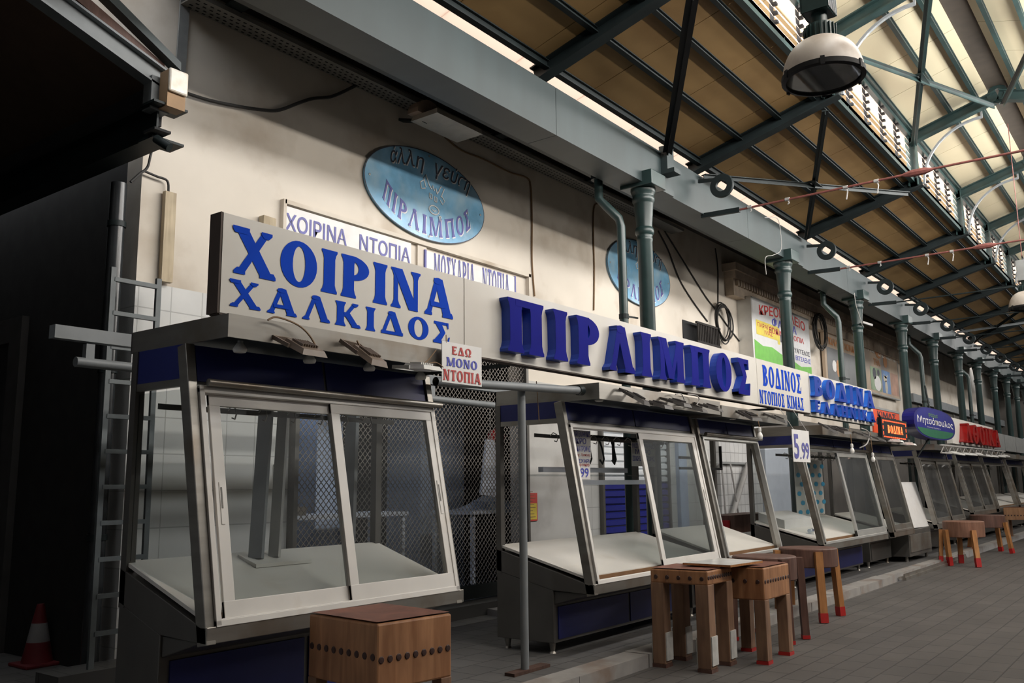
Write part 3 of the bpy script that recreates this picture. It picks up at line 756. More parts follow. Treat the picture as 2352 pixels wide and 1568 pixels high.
# inside the first stall: two leaning steel uprights on a foot board, and its twin further on
t = thing('steel_stand', 'leaning steel uprights on a white foot board inside the near stall', 'frame', (4.0, 5.0, 1.15))
MB().hexa([(3.74, 4.92, 1.10), (4.20, 4.92, 1.10), (4.20, 5.12, 1.155), (3.74, 5.12, 1.155)], [(3.74, 4.92, 1.122), (4.20, 4.92, 1.122), (4.20, 5.12, 1.178), (3.74, 5.12, 1.18)]).build('foot_board', board_white, t)
MB().bar((3.82, 5.03, 1.15), (3.93, 5.10, 2.42), .09, .05).build('upright', grey_paint, t)
MB().bar((3.97, 5.03, 1.15), (4.08, 5.10, 2.42), .07, .05).build('upright', alu_raw, t)
t = thing('wall_brace', 'single leaning grey upright behind the right pane of the near stall', 'frame', (5.2, 5.9, 0.1))
MB().bar((5.28, 5.75, .12), (5.36, 5.78, 2.48), .10, .06).build('upright', grey_paint, t)

# rail of the roller gates behind the stalls
t = thing('gate_rail', 'long grey square rail running behind the stalls above the gap', 'rail', (5, 5.95, 2.6))
MB().box((2.84, 5.95, 2.615), (10.0, 6.03, 2.705)).build('beam_rail', grey_paint, t)
for x in (3.06, 6.55): MB().box((x, 5.95, 2.45), (x + .06, 6.0, 2.60)).build('drop_bracket', grey_paint, t)
MB().tube([(3.0, 5.97, 2.47), (10.0, 5.97, 2.47)], .035, 12).build('round_rail', grey_paint, t, True)
# ================================================================ pole, pipes, columns
t = thing('pole_frame', 'tall grey pole with a horizontal pipe on top, standing in the gap before the stall', 'pole', (6.16, 4.55, 0.1))
MB().tube([(6.16, 4.55, .12), (6.16, 4.55, 2.42)], .034, 14).build('upright_pole', grey_paint, t, True)
MB().tube([(5.06, 4.55, 2.40), (6.88, 4.43, 2.465)], [.036, .036], 14, cap=False).build('top_pipe', grey_paint, t, True)
MB().box((5.95, 4.50, .10), (6.45, 4.60, .125)).build('foot_plate', mat('rusted_steel', (0.07, 0.035, 0.025), 0.8, var=.3, scale=20), t)
MB().tube([(6.87, 4.43, 2.465), (6.93, 4.425, 2.467)], .046, 12, cap=False).build('end_clamp', dark_steel, t, True)

prof = [(.22, .1), (.22, .5), (.205, .55), (.20, 4.78), (.215, 4.80), (.215, 4.83), (.205, 4.84), (.215, 4.87), (.245, 4.89), (.258, 4.925), (.245, 4.96), (.212, 4.98),
        (.215, 5.02), (.262, 5.30), (.27, 5.315), (.30, 5.34), (.305, 5.375), (.285, 5.40), (.285, 5.42), (.32, 5.45), (.335, 5.48), (.335, 5.50)]
where = ['behind the raised navy letters', 'in front of the butcher board with the green meadow', 'in front of the wide meat poster', 'just right of the wide meat poster', 'above the oval blue sign',
         'above the start of the red letters', 'above the middle of the red letters', 'above the end of the red letters', 'just past the red letters', 'second from the far end', 'at the far end of the row']
for k, x in enumerate(CXS):
    t = thing('iron_column', f'dark green cast iron column {where[k]}', 'column', (x, 5.5, .1), 'iron columns under the long beam')
    prof_ = [(r * .5, z) for r, z in prof]
    MB().lathe(prof_[:8], (x, 5.5, 0), 24).build('shaft', green, t, True)
    MB().lathe(prof_[7:], (x, 5.5, 0), 24).build('capital', green, t, True)
    MB().box((x - .20, 5.26, 5.50), (x + .20, 5.74, 5.70)).build('abacus', green, t, bevel=.01)
    MB().box((x + .20, 5.30, 5.50), (x + .52, 5.46, 5.58)).build('bearing_plate', beam_paint, t)

for x, lab in ((9.91, 'green drainpipe with a bend beside the nearest iron column'), (18.95, 'green drainpipe between the two big posters'), (26.1, 'dark drainpipe behind the oval blue sign'), (32.6, 'dark drainpipe among the far columns')):
    t = thing('drainpipe', lab, 'pipe', (x, 5.66, .1))
    MB().tube([(x, 5.66, .12), (x, 5.66, 4.95), (x - .02, 5.68, 5.06), (x - .12, 5.80, 5.22), (x - .14, 5.90, 5.34), (x - .14, 5.90, 5.66)], .058, 14).build('pipe', green, t, True)
    MB().tube([(x - .14, 5.90, 5.60), (x - .14, 5.90, 5.66)], .10, 14).build('hopper', dark_steel, t, True)
    MB().tube([(x, 5.66, 3.72), (x, 5.66, 3.78)], .066, 14).bar((x + .05, 5.62, 3.75), (x + .22, 5.58, 3.75), .02, .02).build('pipe_clip', dark_steel, t)

# ring brackets and tie rods at every roof frame
for k, x in enumerate(FX[1:], 1):
    nth = ['nearest', 'second', 'third', 'fourth', 'fifth', 'sixth', 'seventh', 'eighth', 'ninth', 'tenth', 'eleventh'][k - 1]
    o = MB().lathe([(.085, -.028), (.168, -.028), (.176, -.02), (.176, .02), (.168, .028), (.085, .028), (.085, -.028)], (x, 5.0 + .0, 5.845), 28, 'x')
    o.bar((x, 5.36, 5.99), (x, 5.10, 5.96), .03, .05)
    tag(o.build('ring_bracket', dark_steel, None, True), f'{nth} dark iron ring fixed to the edge of the long beam', 'bracket', 'iron rings along the beam')
    t = thing('tie_rod', f'{nth} thin tie rod crossing the hall from the long beam', 'rod', (x + .25, 5.2, 5.52), 'tie rods across the hall')
    m = rust_red if k < 3 else dark_steel
    MB().tube([(x + .25, 4.9, 5.52), (x + .25, RIDGE, 5.54), (x + .25, mir(5.4), 5.52)], .016, 8).build('rod', m, t, True)
    MB().bar((x + .25, 5.45, 5.54), (x + .25, 4.85, 5.52), .05, .07).build('end_fork', dark_steel, t)
    if k < 3:
        MB().tube([(x + .25, 2.62, 5.535), (x + .25, 2.52, 5.535), (x + .25, 2.36, 5.535), (x + .25, 2.26, 5.535)], [.02, .048, .048, .02], 8).build('turnbuckle', rust_red, t, True)
        for y in (4.70, 4.15, 3.35, 2.95):
            MB().tube([(x + .25, y, 5.54), (x + .26, y - .02, 5.47), (x + .25, y, 5.36 + .1 * (y > 4))], .009, 5).tube([(x + .25, y - .03, 5.53), (x + .25, y + .03, 5.53)], .026, 6).build('rag_tie', cable_white, t, True)

# curved bars under the high roof
for k in range(1, 9):
    x = FX[k] + .12
    nth = ['nearest', 'second', 'third', 'fourth', 'fifth', 'sixth', 'seventh', 'eighth'][k - 1]
    pts = []
    for i in range(13):
        a = i / 12 * pi / 2; pts.append((x, 3.26 - 1.0 * (1 - math.cos(a)), 6.78 + .98 * math.sin(a)))
    mb = MB()
    for p, q in zip(pts, pts[1:]): mb.bar(p, q, .05, .035, (0, -1, .4))
    t = tag(mb.build('curved_bar', grey_paint), f'{nth} curved grey bar arching from the clerestory post to the high rafter', 'bar', 'curved bars under the high roof')
    MB().bar((x, 3.26, 6.80), (x, 3.38, 6.83), .03, .03).build('fixing_lug', galv, t); MB().bar((x, 2.27, 7.76), (x, 2.27, 7.92), .03, .03).build('fixing_lug', galv, t)

# ================================================================ pendant lamps
def lamp(loc, label, R=.275, cable_top=8.0):
    t = thing('pendant_lamp', label, 'lamp', loc, 'bell shaped hall lamps'); x, y, z = loc
    prof = []
    for i in range(15):
        a = i / 14 * pi / 2; prof.append((max(.09, R * math.cos(a) ** .8), z + .02 + R * 1.02 * math.sin(a)))
    MB().lathe(prof, (x, y, 0), 40).build('shade', lamp_enamel, t, True)
    MB().lathe([(R * .99, z + .03), (R * 1.035, z + .03), (R * 1.035, z - .005), (R * .93, z - .012), (R * .93, z + .01)], (x, y, 0), 40).build('rim', black, t, True)
    for k in range(6):
        a = k * pi / 3 + .3; c = Vector((x + R * 1.03 * math.cos(a), y + R * 1.03 * math.sin(a), z + .012)); MB().bar(c - Vector((0, 0, .03)), c + Vector((0, 0, .03)), .03, .012, (math.cos(a), math.sin(a), 0)).build('clip', black, t)
    MB().lathe([(R * .93, z + .012), (R * .80, z + .12), (R * .42, z + .22), (.05, z + .24)], (x, y, 0), 36).build('reflector', lamp_inner, t, True)
    MB().lathe([(0.0, z + .004), (R * .93, z + .004)], (x, y, 0), 36).build('cover_glass', mat_glass('lamp_glass', (.62, .63, .64), .10) if 'lamp_glass' not in MATS else MATS['lamp_glass'], t, True)
    z1 = z + .02 + R * 1.0
    mb = MB().lathe([(.10, z1 - .01), (.10, z1 + .10)], (x, y, 0), 16)
    for k in range(20):
        a = 2 * pi * k / 20; c = Vector((x + .10 * math.cos(a), y + .10 * math.sin(a), 0)); mb.bar(c + Vector((0, 0, z1 - .01)), c + Vector((0, 0, z1 + .09)), .006, .03, (math.cos(a), math.sin(a), 0))
    mb.build('cooling_collar', green, t)
    MB().lathe([(.055, z1 + .10), (.055, z1 + .19)], (x, y, 0), 16).build('neck', green, t, True)
    mb = MB().box((x - .10, y - .085, z1 + .19), (x + .10, y + .085, z1 + .56))
    for k in range(9):
        xx = x - .092 + k * .023; mb.box((xx - .004, y - .10, z1 + .19), (xx + .004, y + .10, z1 + .56))
    mb.build('ballast_box', green if R > .25 and x < 10 else galv, t)
    MB().tube([(x, y, z1 + .56), (x + .05, y, z1 + .62), (x, y, z1 + .66)], .012, 8).build('hook', dark_steel, t, True)
    MB().tube([(x, y, z1 + .64), (x, y, cable_top)], .007, 6).build('suspension_cable', rust_red, t, True)
    return t


lamp((6.08, 1.80, 4.42), 'large bell shaped lamp hanging close overhead, pale stained enamel shade', cable_top=8.15)
lamp((18.0, 2.07, 4.63), 'small looking bell lamp hanging further down the hall under a grey box', R=.29, cable_top=8.1)

# ================================================================ ladder, pipes and clutter by the side passage
t = thing('steel_ladder', 'grey steel ladder standing upright against the corner of the shop wall', 'ladder', (4.05, 6.95, .24))
yl = 7.0; ladder_grey = mat('ladder_grey', (.105, .12, .125), .5, var=.15, scale=8)
tp, bt = P(258, 613, y=yl), P(205, 1514, y=yl); tr = P(362, 640, y=yl)
wl = tr.x - tp.x
for a, b in ((tp, bt), (tr, Vector((bt.x + wl, yl, bt.z)))): MB().bar(b + Vector((.01, 0, -.08)), a + Vector((.01, 0, 0)), .045, .03, (0, 1, 0)).build('rail', ladder_grey, t)
for k in range(11):
    f_ = (k + .35) / 11; a = tp.lerp(bt, f_)
    MB().bar(a + Vector((.02, 0, 0)), a + Vector((wl, 0, 0)), .04, .035, (0, 0, 1)).build('rung', ladder_grey, t)
t = thing('downpipe', 'dark glossy downpipe at the edge of the side passage', 'pipe', (3.8, 7.15, .1))
MB().tube([(3.98, 7.36, .12), (3.98, 7.36, 4.3)], .07, 14).build('pipe', mat('black_gloss', (.03, .033, .036), .25), t, True)
for z in (1.2, 2.6, 3.9): MB().tube([(3.98, 7.36, z), (3.98, 7.36, z + .05)], .08, 14).build('pipe_clip', dark_steel, t, True)
tag(MB().bar(P(390, 442, y=7.2), P(380, 648, y=7.2), .11, .05, (0, 1, 0)).build('timber_batten', wood_pale), 'pale timber batten fixed upright on the wall above the ladder', 'batten')
tag(MB().bar(P(600, 508, y=7.2), P(628, 517, y=7.2), .12, .08, (0, 1, 0)).build('timber_offcut', wood_pale), 'short broken timber offcut sticking out behind the long sign', 'wood')
tag(MB().bar(P(428, -40, y=7.22), P(414, 165, y=7.22), .10, .02, (0, 1, 0)).build('corner_flashing', galv), 'grey metal strip running up the wall above the square lamp', 'strip')
t = thing('bulkhead_light', 'square white wall lamp at the end of the passage roof', 'lamp', P(407, 190, y=6.22))
c = P(407, 190, y=6.22)
MB().box((c.x - .085, c.y - .03, c.z - .10), (c.x + .085, c.y, c.z + .10)).build('diffuser', mat('lamp_opal', (.75, .70, .62), .2, var=.15, scale=7, dirt=(.55, .42, .28), dscale=6), t, bevel=.015)
MB().box((c.x - .08, c.y, c.z - .22), (c.x + .08, c.y + .12, c.z + .09)).build('back_box', mat('box_tan', (.35, .22, .12), .7), t)
t = thing('spot_camera', 'small dark spotlight clamped to the passage eave', 'spotlight', P(358, 318, y=6.2))
c = P(358, 318, y=6.2)
MB().tube([c, c + Vector((.06, -.10, -.08))], .035, 12).build('body', dark_steel, t, True); MB().box((c.x - .05, c.y - .06, c.z + .05), (c.x + .09, c.y + .1, c.z + .07)).build('bracket', black, t)


def cone(loc, label):
    x, y, z = loc; t = thing('traffic_cone', label, 'traffic cone', loc)
    cr = mat('cone_red_shaded', (.16, .012, .016), .6); cw = mat('cone_white_shaded', (.28, .27, .27), .6)  # both colours darkened: the shade of the passage is put into them
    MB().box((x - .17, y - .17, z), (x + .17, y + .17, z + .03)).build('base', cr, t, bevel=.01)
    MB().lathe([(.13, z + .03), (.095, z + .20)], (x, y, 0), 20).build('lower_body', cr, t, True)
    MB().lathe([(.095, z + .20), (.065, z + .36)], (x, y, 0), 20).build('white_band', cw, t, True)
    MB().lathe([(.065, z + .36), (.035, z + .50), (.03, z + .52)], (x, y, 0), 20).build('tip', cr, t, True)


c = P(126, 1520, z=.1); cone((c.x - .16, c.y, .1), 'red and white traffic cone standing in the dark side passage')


def wire(name, pts, r, m, label, cat='cable'):
    V = [Vector(p) for p in pts]; out = []
    for i in range(len(V) - 1):                       # smooth through the points
        p0, p1, p2, p3 = V[max(i - 1, 0)], V[i], V[i + 1], V[min(i + 2, len(V) - 1)]
        for k in range(5):
            u = k / 5; out.append(.5 * ((2 * p1) + (p2 - p0) * u + (2 * p0 - 5 * p1 + 4 * p2 - p3) * u * u + (3 * p1 - p0 - 3 * p2 + p3) * u ** 3))
    out.append(V[-1])
    return tag(MB().tube(out, r, 6).build(name, m, None, True), label, cat)


wy = 7.235
PW = lambda L, y=wy: [P(a, b, y=y) for a, b in L]
wire('slack_cable', PW([(432, 215), (480, 230), (540, 243), (600, 252), (640, 253), (690, 235), (720, 226), (760, 222), (800, 205), (836, 186)], 7.20), .018, rubber, 'black cable sagging across the wall from the square lamp')
wire('wall_cable', PW([(1022, 315), (1060, 345), (1110, 365), (1170, 395), (1210, 408), (1219, 430), (1222, 500), (1222, 600), (1228, 680)]), .012, cable_brown, 'thin brown cable running down the wall beside the near oval sign')
wire('wall_cable', PW([(1410, 478), (1375, 467), (1364, 480), (1363, 540), (1365, 620), (1364, 712)]), .012, cable_brown, 'thin brown cable arching down the wall left of the second oval sign')
wire('wall_cable', PW([(1512, 530), (1535, 575), (1560, 640), (1590, 690), (1625, 738)]), .014, rubber, 'upper of the two slanting black cables running to the coil')
wire('wall_cable', PW([(1525, 528), (1570, 600), (1620, 680), (1645, 712), (1680, 760), (1718, 808)]), .014, rubber, 'slanting black cable running through the coil to the butcher board')
wire('wall_cable', PW([(1643, 570), (1649, 620), (1649, 712)]), .012, rubber, 'vertical black cable dropping to the coil on the wall')
wire('wall_cable', PW([(1683, 640), (1695, 680), (1708, 720), (1714, 740)]), .014, rubber, 'dark cable running down beside the butcher board')
def coil(px, py, rad, label, n=7, y=7.15):
    c = P(px, py, y=y); mb = MB(); random.seed(int(px))
    for k in range(n):
        a0 = random.random() * 6; rx_ = rad * random.uniform(.82, 1.05); rz = rad * random.uniform(.9, 1.08); dx, dz_ = random.uniform(-.05, .05), random.uniform(-.05, .05)
        mb.tube([(c.x + dx + rx_ * math.cos(2 * pi * i / 28), c.y - .012 * k, c.z + dz_ + rz * math.sin(2 * pi * i / 28)) for i in range(29)], .013, 6, cap=False)
    tag(mb.build('cable_coil', rubber, None, True), label, 'cable')
coil(1660, 742, .36, 'loose coil of black cable hanging on the wall above the barred vent')
coil(1882, 762, .42, 'coil of black cable hanging beside the wide meat poster', 6, 7.0)

# cable tray under the aisle ceiling
mb = MB().use(perf)
mb.box((4.4, 6.98, 6.16), (14.5, 7.22, 6.175)); mb.box((4.4, 6.97, 6.16), (14.5, 6.98, 6.21)); mb.box((4.4, 7.22, 6.16), (14.5, 7.23, 6.21))
mb.use(black)
x = 4.45
while x < 13:
    for y in (7.02, 7.08, 7.14, 7.19): mb.box((x + (y * 37 % .03), y, 6.1585), (x + .035 + (y * 37 % .03), y + .018, 6.16))
    x += .075
tag(mb.build('cable_tray', None), 'long perforated pale cable tray running under the dark aisle ceiling', 'tray')
for k, x in enumerate((4.75, 8.9, 11.2)):
    tag(MB().box((x, 6.2, 6.215), (x + .16, 7.24, 6.25)).box((x, 6.2, 6.215), (x + .04, 6.26, 6.42)).build('tray_bracket', dark_steel),
        ['dark steel bracket holding the near end of the cable tray', 'dark steel bracket holding the cable tray near the pale floodlight', 'dark steel bracket holding the cable tray near the first column'][k], 'bracket')

# wall floodlight
c = P(1015, 293, y=6.85)
t = thing('wall_floodlight', 'old pale floodlight with a flat glass on the wall above the near oval sign', 'floodlight', c)
MB().hexa([(c.x - .42, c.y - .30, c.z - .03), (c.x + .42, c.y - .30, c.z - .03), (c.x + .42, c.y + .12, c.z - .03), (c.x - .42, c.y + .12, c.z - .03)],
          [(c.x - .40, c.y - .28, c.z + .04), (c.x + .40, c.y - .28, c.z + .04), (c.x + .40, c.y + .10, c.z + .04), (c.x - .40, c.y + .10, c.z + .04)]).build('glass_front', mat('flood_frame', (.46, .42, .36), .5), t)
MB().prism([(c.x - .26 + .22 * math.cos(a), c.z + .04 + .20 * math.sin(a)) for a in [i * pi / 10 for i in range(11)]], 'y', c.y - .05, c.y + .12).build('housing', mat('flood_tan', (.36, .27, .21), .6), t)
MB().bar((c.x - .3, c.y, c.z - .02), (c.x - .3, 7.25, c.z + .1), .08, .03).build('bracket', dark_steel, t)

t = thing('security_camera', 'small white camera strapped to the column before the wide meat poster', 'camera', (19.6, 5.3, 4.6))
c = P(1990, 744, y=5.3)
MB().bar(c + Vector((-.12, .05, .03)), c + Vector((.12, -.08, -.02)), .05, .045).build('body', cable_white, t); MB().bar(c + Vector((-.12, .05, .03)), (19.74, 5.42, c.z + .02), .02, .02).build('arm', cable_white, t)
def PC_(L, y): return [P(a, b, y=y) for a, b in L]
wire('loose_wire', PC_([(1756, 500), (1783, 500), (1791, 520), (1794, 572), (1775, 586), (1758, 592), (1760, 630)], 5.2), .006, cable_white, 'thin pale wire looping down over the second column head')
wire('loose_wire', PC_([(1962, 672), (1966, 700), (1972, 720), (1980, 745)], 5.24), .008, cable_white, 'pale wire running down the third column head to the small camera')
wire('loose_wire', PC_([(352, 330), (345, 360), (338, 385), (320, 400), (300, 418)], 6.9), .012, rubber, 'black wire drooping from the passage eave to the wall corner')
wire('wall_cable', PC_([(332, 393), (360, 405), (384, 415), (387, 440)], 7.2), .012, rubber, 'short dark cable running to the top of the timber batten')
# ================================================================ signs
SY = 4.40
long_sign = thing('fascia_sign', 'long cream sign above the near stalls with blue lettering and raised navy letters', 'sign', (8, SY, 2.9))
mb = MB()
for a, b in ((3.03, 5.215), (5.225, 11.10), (11.11, 13.08)):
    mb.use(sign_cream); mb.box((a, SY, 2.615), (b, SY + .11, 3.215))
mb.use(sign_dark); mb.box((3.015, SY + .003, 2.612), (3.03, SY + .11, 3.218)); mb.box((3.03, SY + .003, 2.604), (13.08, SY + .10, 2.615))
mb.build('sign_box', None, long_sign)
for x in (3.2, 5.9, 8.6, 11.9): MB().box((x, SY + .11, 2.596), (x + .05, 5.1, 2.625)).build('sign_bracket', dark_steel, long_sign)
e = .003
flat_text(long_sign, 'ΧΟΙΡΙΝΑ', 3.10, 5.075, 2.866, 3.155, SY - e, letter_blue, .25, .10)
flat_text(long_sign, 'ΧΑΛΚΙΔΟΣ', 3.085, 5.05, 2.665, 2.828, SY - e, letter_blue, .22, .16)
flat_text(long_sign, 'ΒΟΔΙΝΟΣ', 11.30, 12.74, 2.872, 3.150, SY - e, letter_blue, .25, .12)
flat_text(long_sign, 'ΝΤΟΠΙΟΣ ΚΙΜΑΣ', 11.15, 12.80, 2.632, 2.812, SY - e, letter_blue, .24, .10)


def raised(parent, s, x0, x1, z0, z1, y, depth, mface, mside, t=.26, gap=.16, rim=None):
    L, W = text_polys(s, t, gap)
    for ch, q in L:
        fn = lambda u, v, d: (x0 + (x1 - x0) * u / W, y - d, z0 + (z1 - z0) * v)
        mb = MB().use(mside); put_polys(mb, q, fn, depth)
        mb.use(mface); put_polys(mb, q, lambda u, v, d: (x0 + (x1 - x0) * u / W, y - depth - .002, z0 + (z1 - z0) * v), 0)
        mb.build('raised_letter', None, parent)


raised(long_sign, 'ΠΙΡΛΙΜΠΟΣ', 5.68, 10.66, 2.685, 3.130, SY, .085, letter_navy, letter_rim, .28, .30)

sign2 = thing('fascia_sign', 'shorter cream sign carrying two rows of raised light blue letters', 'sign', (14.7, SY, 2.9))
MB().use(sign_cream).box((13.10, SY, 2.58), (16.36, SY + .11, 3.205)).build('sign_box', None, sign2)
raised(sign2, 'ΒΟΔΙΝΑ', 13.12, 16.22, 2.870, 3.165, SY, .065, letter_mid, letter_sky, .26, .24)
raised(sign2, 'ΕΛΛΗΝΙΚΑ', 13.10, 16.22, 2.630, 2.810, SY, .065, letter_mid, letter_sky, .26, .22)


def oval(cx, cz, label):
    y = WALL_Y - .035; a, b = 1.085, .556
    t = thing('oval_sign', label, 'sign', (cx, y, cz), 'pale blue oval shop signs')
    E_ = _ell(cx, cz, a, b, 64)
    MB().prism(E_, 'y', y, WALL_Y - .001).build('oval_board', oval_blue, t)
    MB().use(ink_black).add([(p[0], y + .001, p[1]) for p in E_] + [(p[0], y + .001, p[1]) for p in _ell(cx, cz, a + .012, b + .012, 64)], [[i, (i + 1) % 64, 64 + (i + 1) % 64, 64 + i] for i in range(64)]).build('oval_edge', None, t)
    L, W = text_polys('ΠΙΡΛΙΜΠΟΣ', .17, .17)
    for m, dx, dzz, yy in ((paint_white, .010, -.012, y - .002), (ink_violet, 0, 0, y - .004)):
        mb = MB()
        for ch, q in L:
            def fn(u, v, d):
                s = u / W * 2 - 1; th = -pi / 2 + s * 1.12
                px_, pz_ = cx + a * .80 * math.sin(th + pi / 2) * 1.03, cz - b * .90 * math.cos(s * 1.12)
                nx, nz_ = -math.sin(s * 1.12) * .35, 1.0
                return (px_ + nx * v * .20 + dx, yy, pz_ + nz_ * v * .24 + dzz)
            put_polys(mb, q, fn, 0)
        mb.build('lettering', m, t)
    for m, dx, dzz, yy in ((paint_white, .010, -.012, y - .002), (ink_black, 0, 0, y - .004)):
        def fn2(u, v):
            s = u * 2 - 1; ph = s * .98
            px_, pz_ = cx + .02 + a * .78 * math.sin(ph), cz + b * .30 + b * .30 * (math.cos(ph) - .45)
            return (px_ + v * .07 + math.sin(ph) * v * .06 + dx, yy, pz_ + v * .27 + dzz)
        sans_text(t, 'άλλη  γεύση', 0, 1, 0, 1, 0, m, 0.0, fn=fn2)
    # cow head drawn in outline
    mb = MB()
    def ln_(pts, r=.008): mb.tube([(cx + .06 + p[0], y - .004, cz + p[1]) for p in pts], r, 5)
    ln_([(-.12, .10), (-.16, .20), (-.12, .26), (-.06, .14)]); ln_([(.10, .08), (.16, .18), (.22, .16), (.16, .04)])
    ln_([(-.16, .18), (-.22, .14), (-.20, .06), (-.13, .08)]); ln_([(.17, .06), (.23, .0), (.19, -.05), (.14, .0)])
    ln_([(-.06, .14), (-.02, .10), (0, .15), (.03, .09), (.06, .13), (.09, .06)], .010)
    ln_([(-.05, -.02), (-.05, .04), (-.01, .03), (-.01, -.03), (-.05, -.02)], .009); ln_([(.04, -.04), (.04, .02), (.08, .01), (.08, -.05), (.04, -.04)], .009)
    ln_([(.03 + .09 * math.cos(i * pi / 8), -.16 + .055 * math.sin(i * pi / 8)) for i in range(17)], .009); ln_([(-.01, -.16), (.03, -.175), (.07, -.16)], .007)
    ln_([(.12, -.22), (.14, -.28), (.16, -.22), (.13, -.21)], .012)
    mb.build('drawing', paint_white, t)
    mb = MB()
    for ang in (0, 90, 180, 270): mb.lathe([(.016, -.006), (0, -.008)], (cx + .93 * a * math.cos(math.radians(ang)), y, cz + .93 * b * math.sin(math.radians(ang))), 8, 'y')
    mb.build('screw', galv, t)


oval(7.89, 5.17, 'large pale blue oval shop sign high on the bare wall, fully visible')
oval(13.25, 5.18, 'pale blue oval shop sign half hidden behind the green column and drainpipe')

# two white boards under the near oval, with their frame
t = thing('board_frame', 'cream recessed frame around the two white boards on the wall', 'frame', (7.8, 7.22, 4.3))
MB().box((5.68, 7.19, 4.515), (10.0, 7.25, 4.56)).box((5.66, 7.19, 3.6), (5.70, 7.25, 4.56)).box((9.95, 7.19, 3.6), (10.0, 7.25, 4.56)).box((7.70, 7.22, 3.6), (7.86, 7.25, 4.515)).build('moulding', plaster, t)
a = P(652, 476, y=7.2); b = P(945, 575, y=7.2)
t = thing('wall_board', 'white board with plain violet capitals, nearer of the two under the oval sign', 'sign', (a.x, 7.2, 4.2))
MB().box((a.x, 7.205, 4.02), (b.x, 7.235, 4.495)).build('board', paint_white, t)
z0 = P(655, 533, y=7.2).z; z1 = P(656, 490, y=7.2).z
sans_text(t, 'ΧΟΙΡΙΝΑ', a.x + .03, P(797, 0, y=7.2).x if False else P(797, 540, y=7.2).x, z0 + .03, z1 + .015, 7.2, ink_violet, .015)
sans_text(t, 'ΝΤΟΠΙΑ', P(826, 560, y=7.2).x, P(942, 590, y=7.2).x, z0 + .03, z1 + .015, 7.2, ink_violet, .015)
a = P(980, 575, y=7.2); b = P(1182, 628, y=7.2)
t = thing('wall_board', 'white board with narrow violet capitals, further of the two under the oval sign', 'sign', (a.x, 7.2, 4.2))
MB().box((a.x, 7.205, 4.02), (b.x, 7.235, 4.46)).build('board', paint_white, t)
MB().box((a.x - .03, 7.20, 4.02), (a.x, 7.24, 4.47)).box((b.x, 7.20, 4.02), (b.x + .03, 7.24, 4.47)).build('edge_strip', ink_violet, t)
zt_ = P(998, 590, y=7.2).z + .05; zb_ = zt_ - .33
flat_text(t, 'ΜΟΣΧΑΡΙΑ', P(997, 600, y=7.2).x, P(1090, 620, y=7.2).x, zb_, zt_, 7.2, ink_violet, .16, .12)
flat_text(t, 'ΝΤΟΠΙΑ', P(1108, 620, y=7.2).x, P(1170, 640, y=7.2).x, zb_, zt_, 7.2, ink_violet, .16, .12)

# hanging card signs
def card(name, label, tl, tr, zt_, zb_, y, yaw=0.0):
    t = thing(name, label, 'sign', (tl, y, zt_))
    MB().box((tl, y, zb_), (tr, y + .006, zt_)).build('card', paint_white, t)
    return t


t = card('hanging_card', 'white card with red and blue words hanging at the end of the near canopy', 4.755, 5.205, 2.642, 2.345, 4.215)
flat_text(t, 'ΕΔΩ', 4.86, 5.08, 2.555, 2.615, 4.212, ink_red, .22, .10); flat_text(t, 'ΜΟΝΟ', 4.80, 5.15, 2.465, 2.53, 4.212, ink_blue, .22, .08); flat_text(t, 'ΝΤΟΠΙΑ', 4.765, 5.19, 2.36, 2.44, 4.212, ink_red, .22, .08)
MB().tube([(4.80, 4.215, 2.635), (4.85, 4.26, 2.70)], .004, 5).build('tie_wire', cable_brown, t)
t = card('price_card', 'white price card hanging below the sign in front of the stall with blue ovals', 11.76, 12.42, 2.315, 1.885, 4.22)
sans_text(t, '5', 11.80, 11.99, 1.925, 2.255, 4.216, ink_violet, .02); sans_text(t, '.', 12.02, 12.06, 1.925, 1.955, 4.216, ink_violet, .02); sans_text(t, '99', 12.09, 12.38, 1.925, 2.15, 4.216, ink_violet, .02)
MB().tube([(11.84, 4.223, 2.31), (11.84, 4.40, 2.615)], .004, 5).build('hanging_thread', cable_white, t); MB().tube([(12.36, 4.223, 2.31), (12.36, 4.40, 2.615)], .004, 5).build('hanging_thread', cable_white, t)

def printcard(name, label, pl, pr, pt, pb, y, lines):
    """card whose photo edges are given; lines of (text, u0, u1, v0, v1, material)"""
    a = P(pl, pt, y=y); b = P(pr, pt, y=y); z0 = P(pl, pb, y=y).z
    t = thing(name, label, 'sign', (a.x, y, a.z)); MB().box((a.x, y, z0), (b.x, y + .005, a.z)).build('card', paint_white, t)
    for s, u0, u1, v0, v1, m in lines: sans_text(t, s, a.x + (b.x - a.x) * u0, a.x + (b.x - a.x) * u1, z0 + (a.z - z0) * v0, z0 + (a.z - z0) * v1, y - .003, m, .01)
    return t


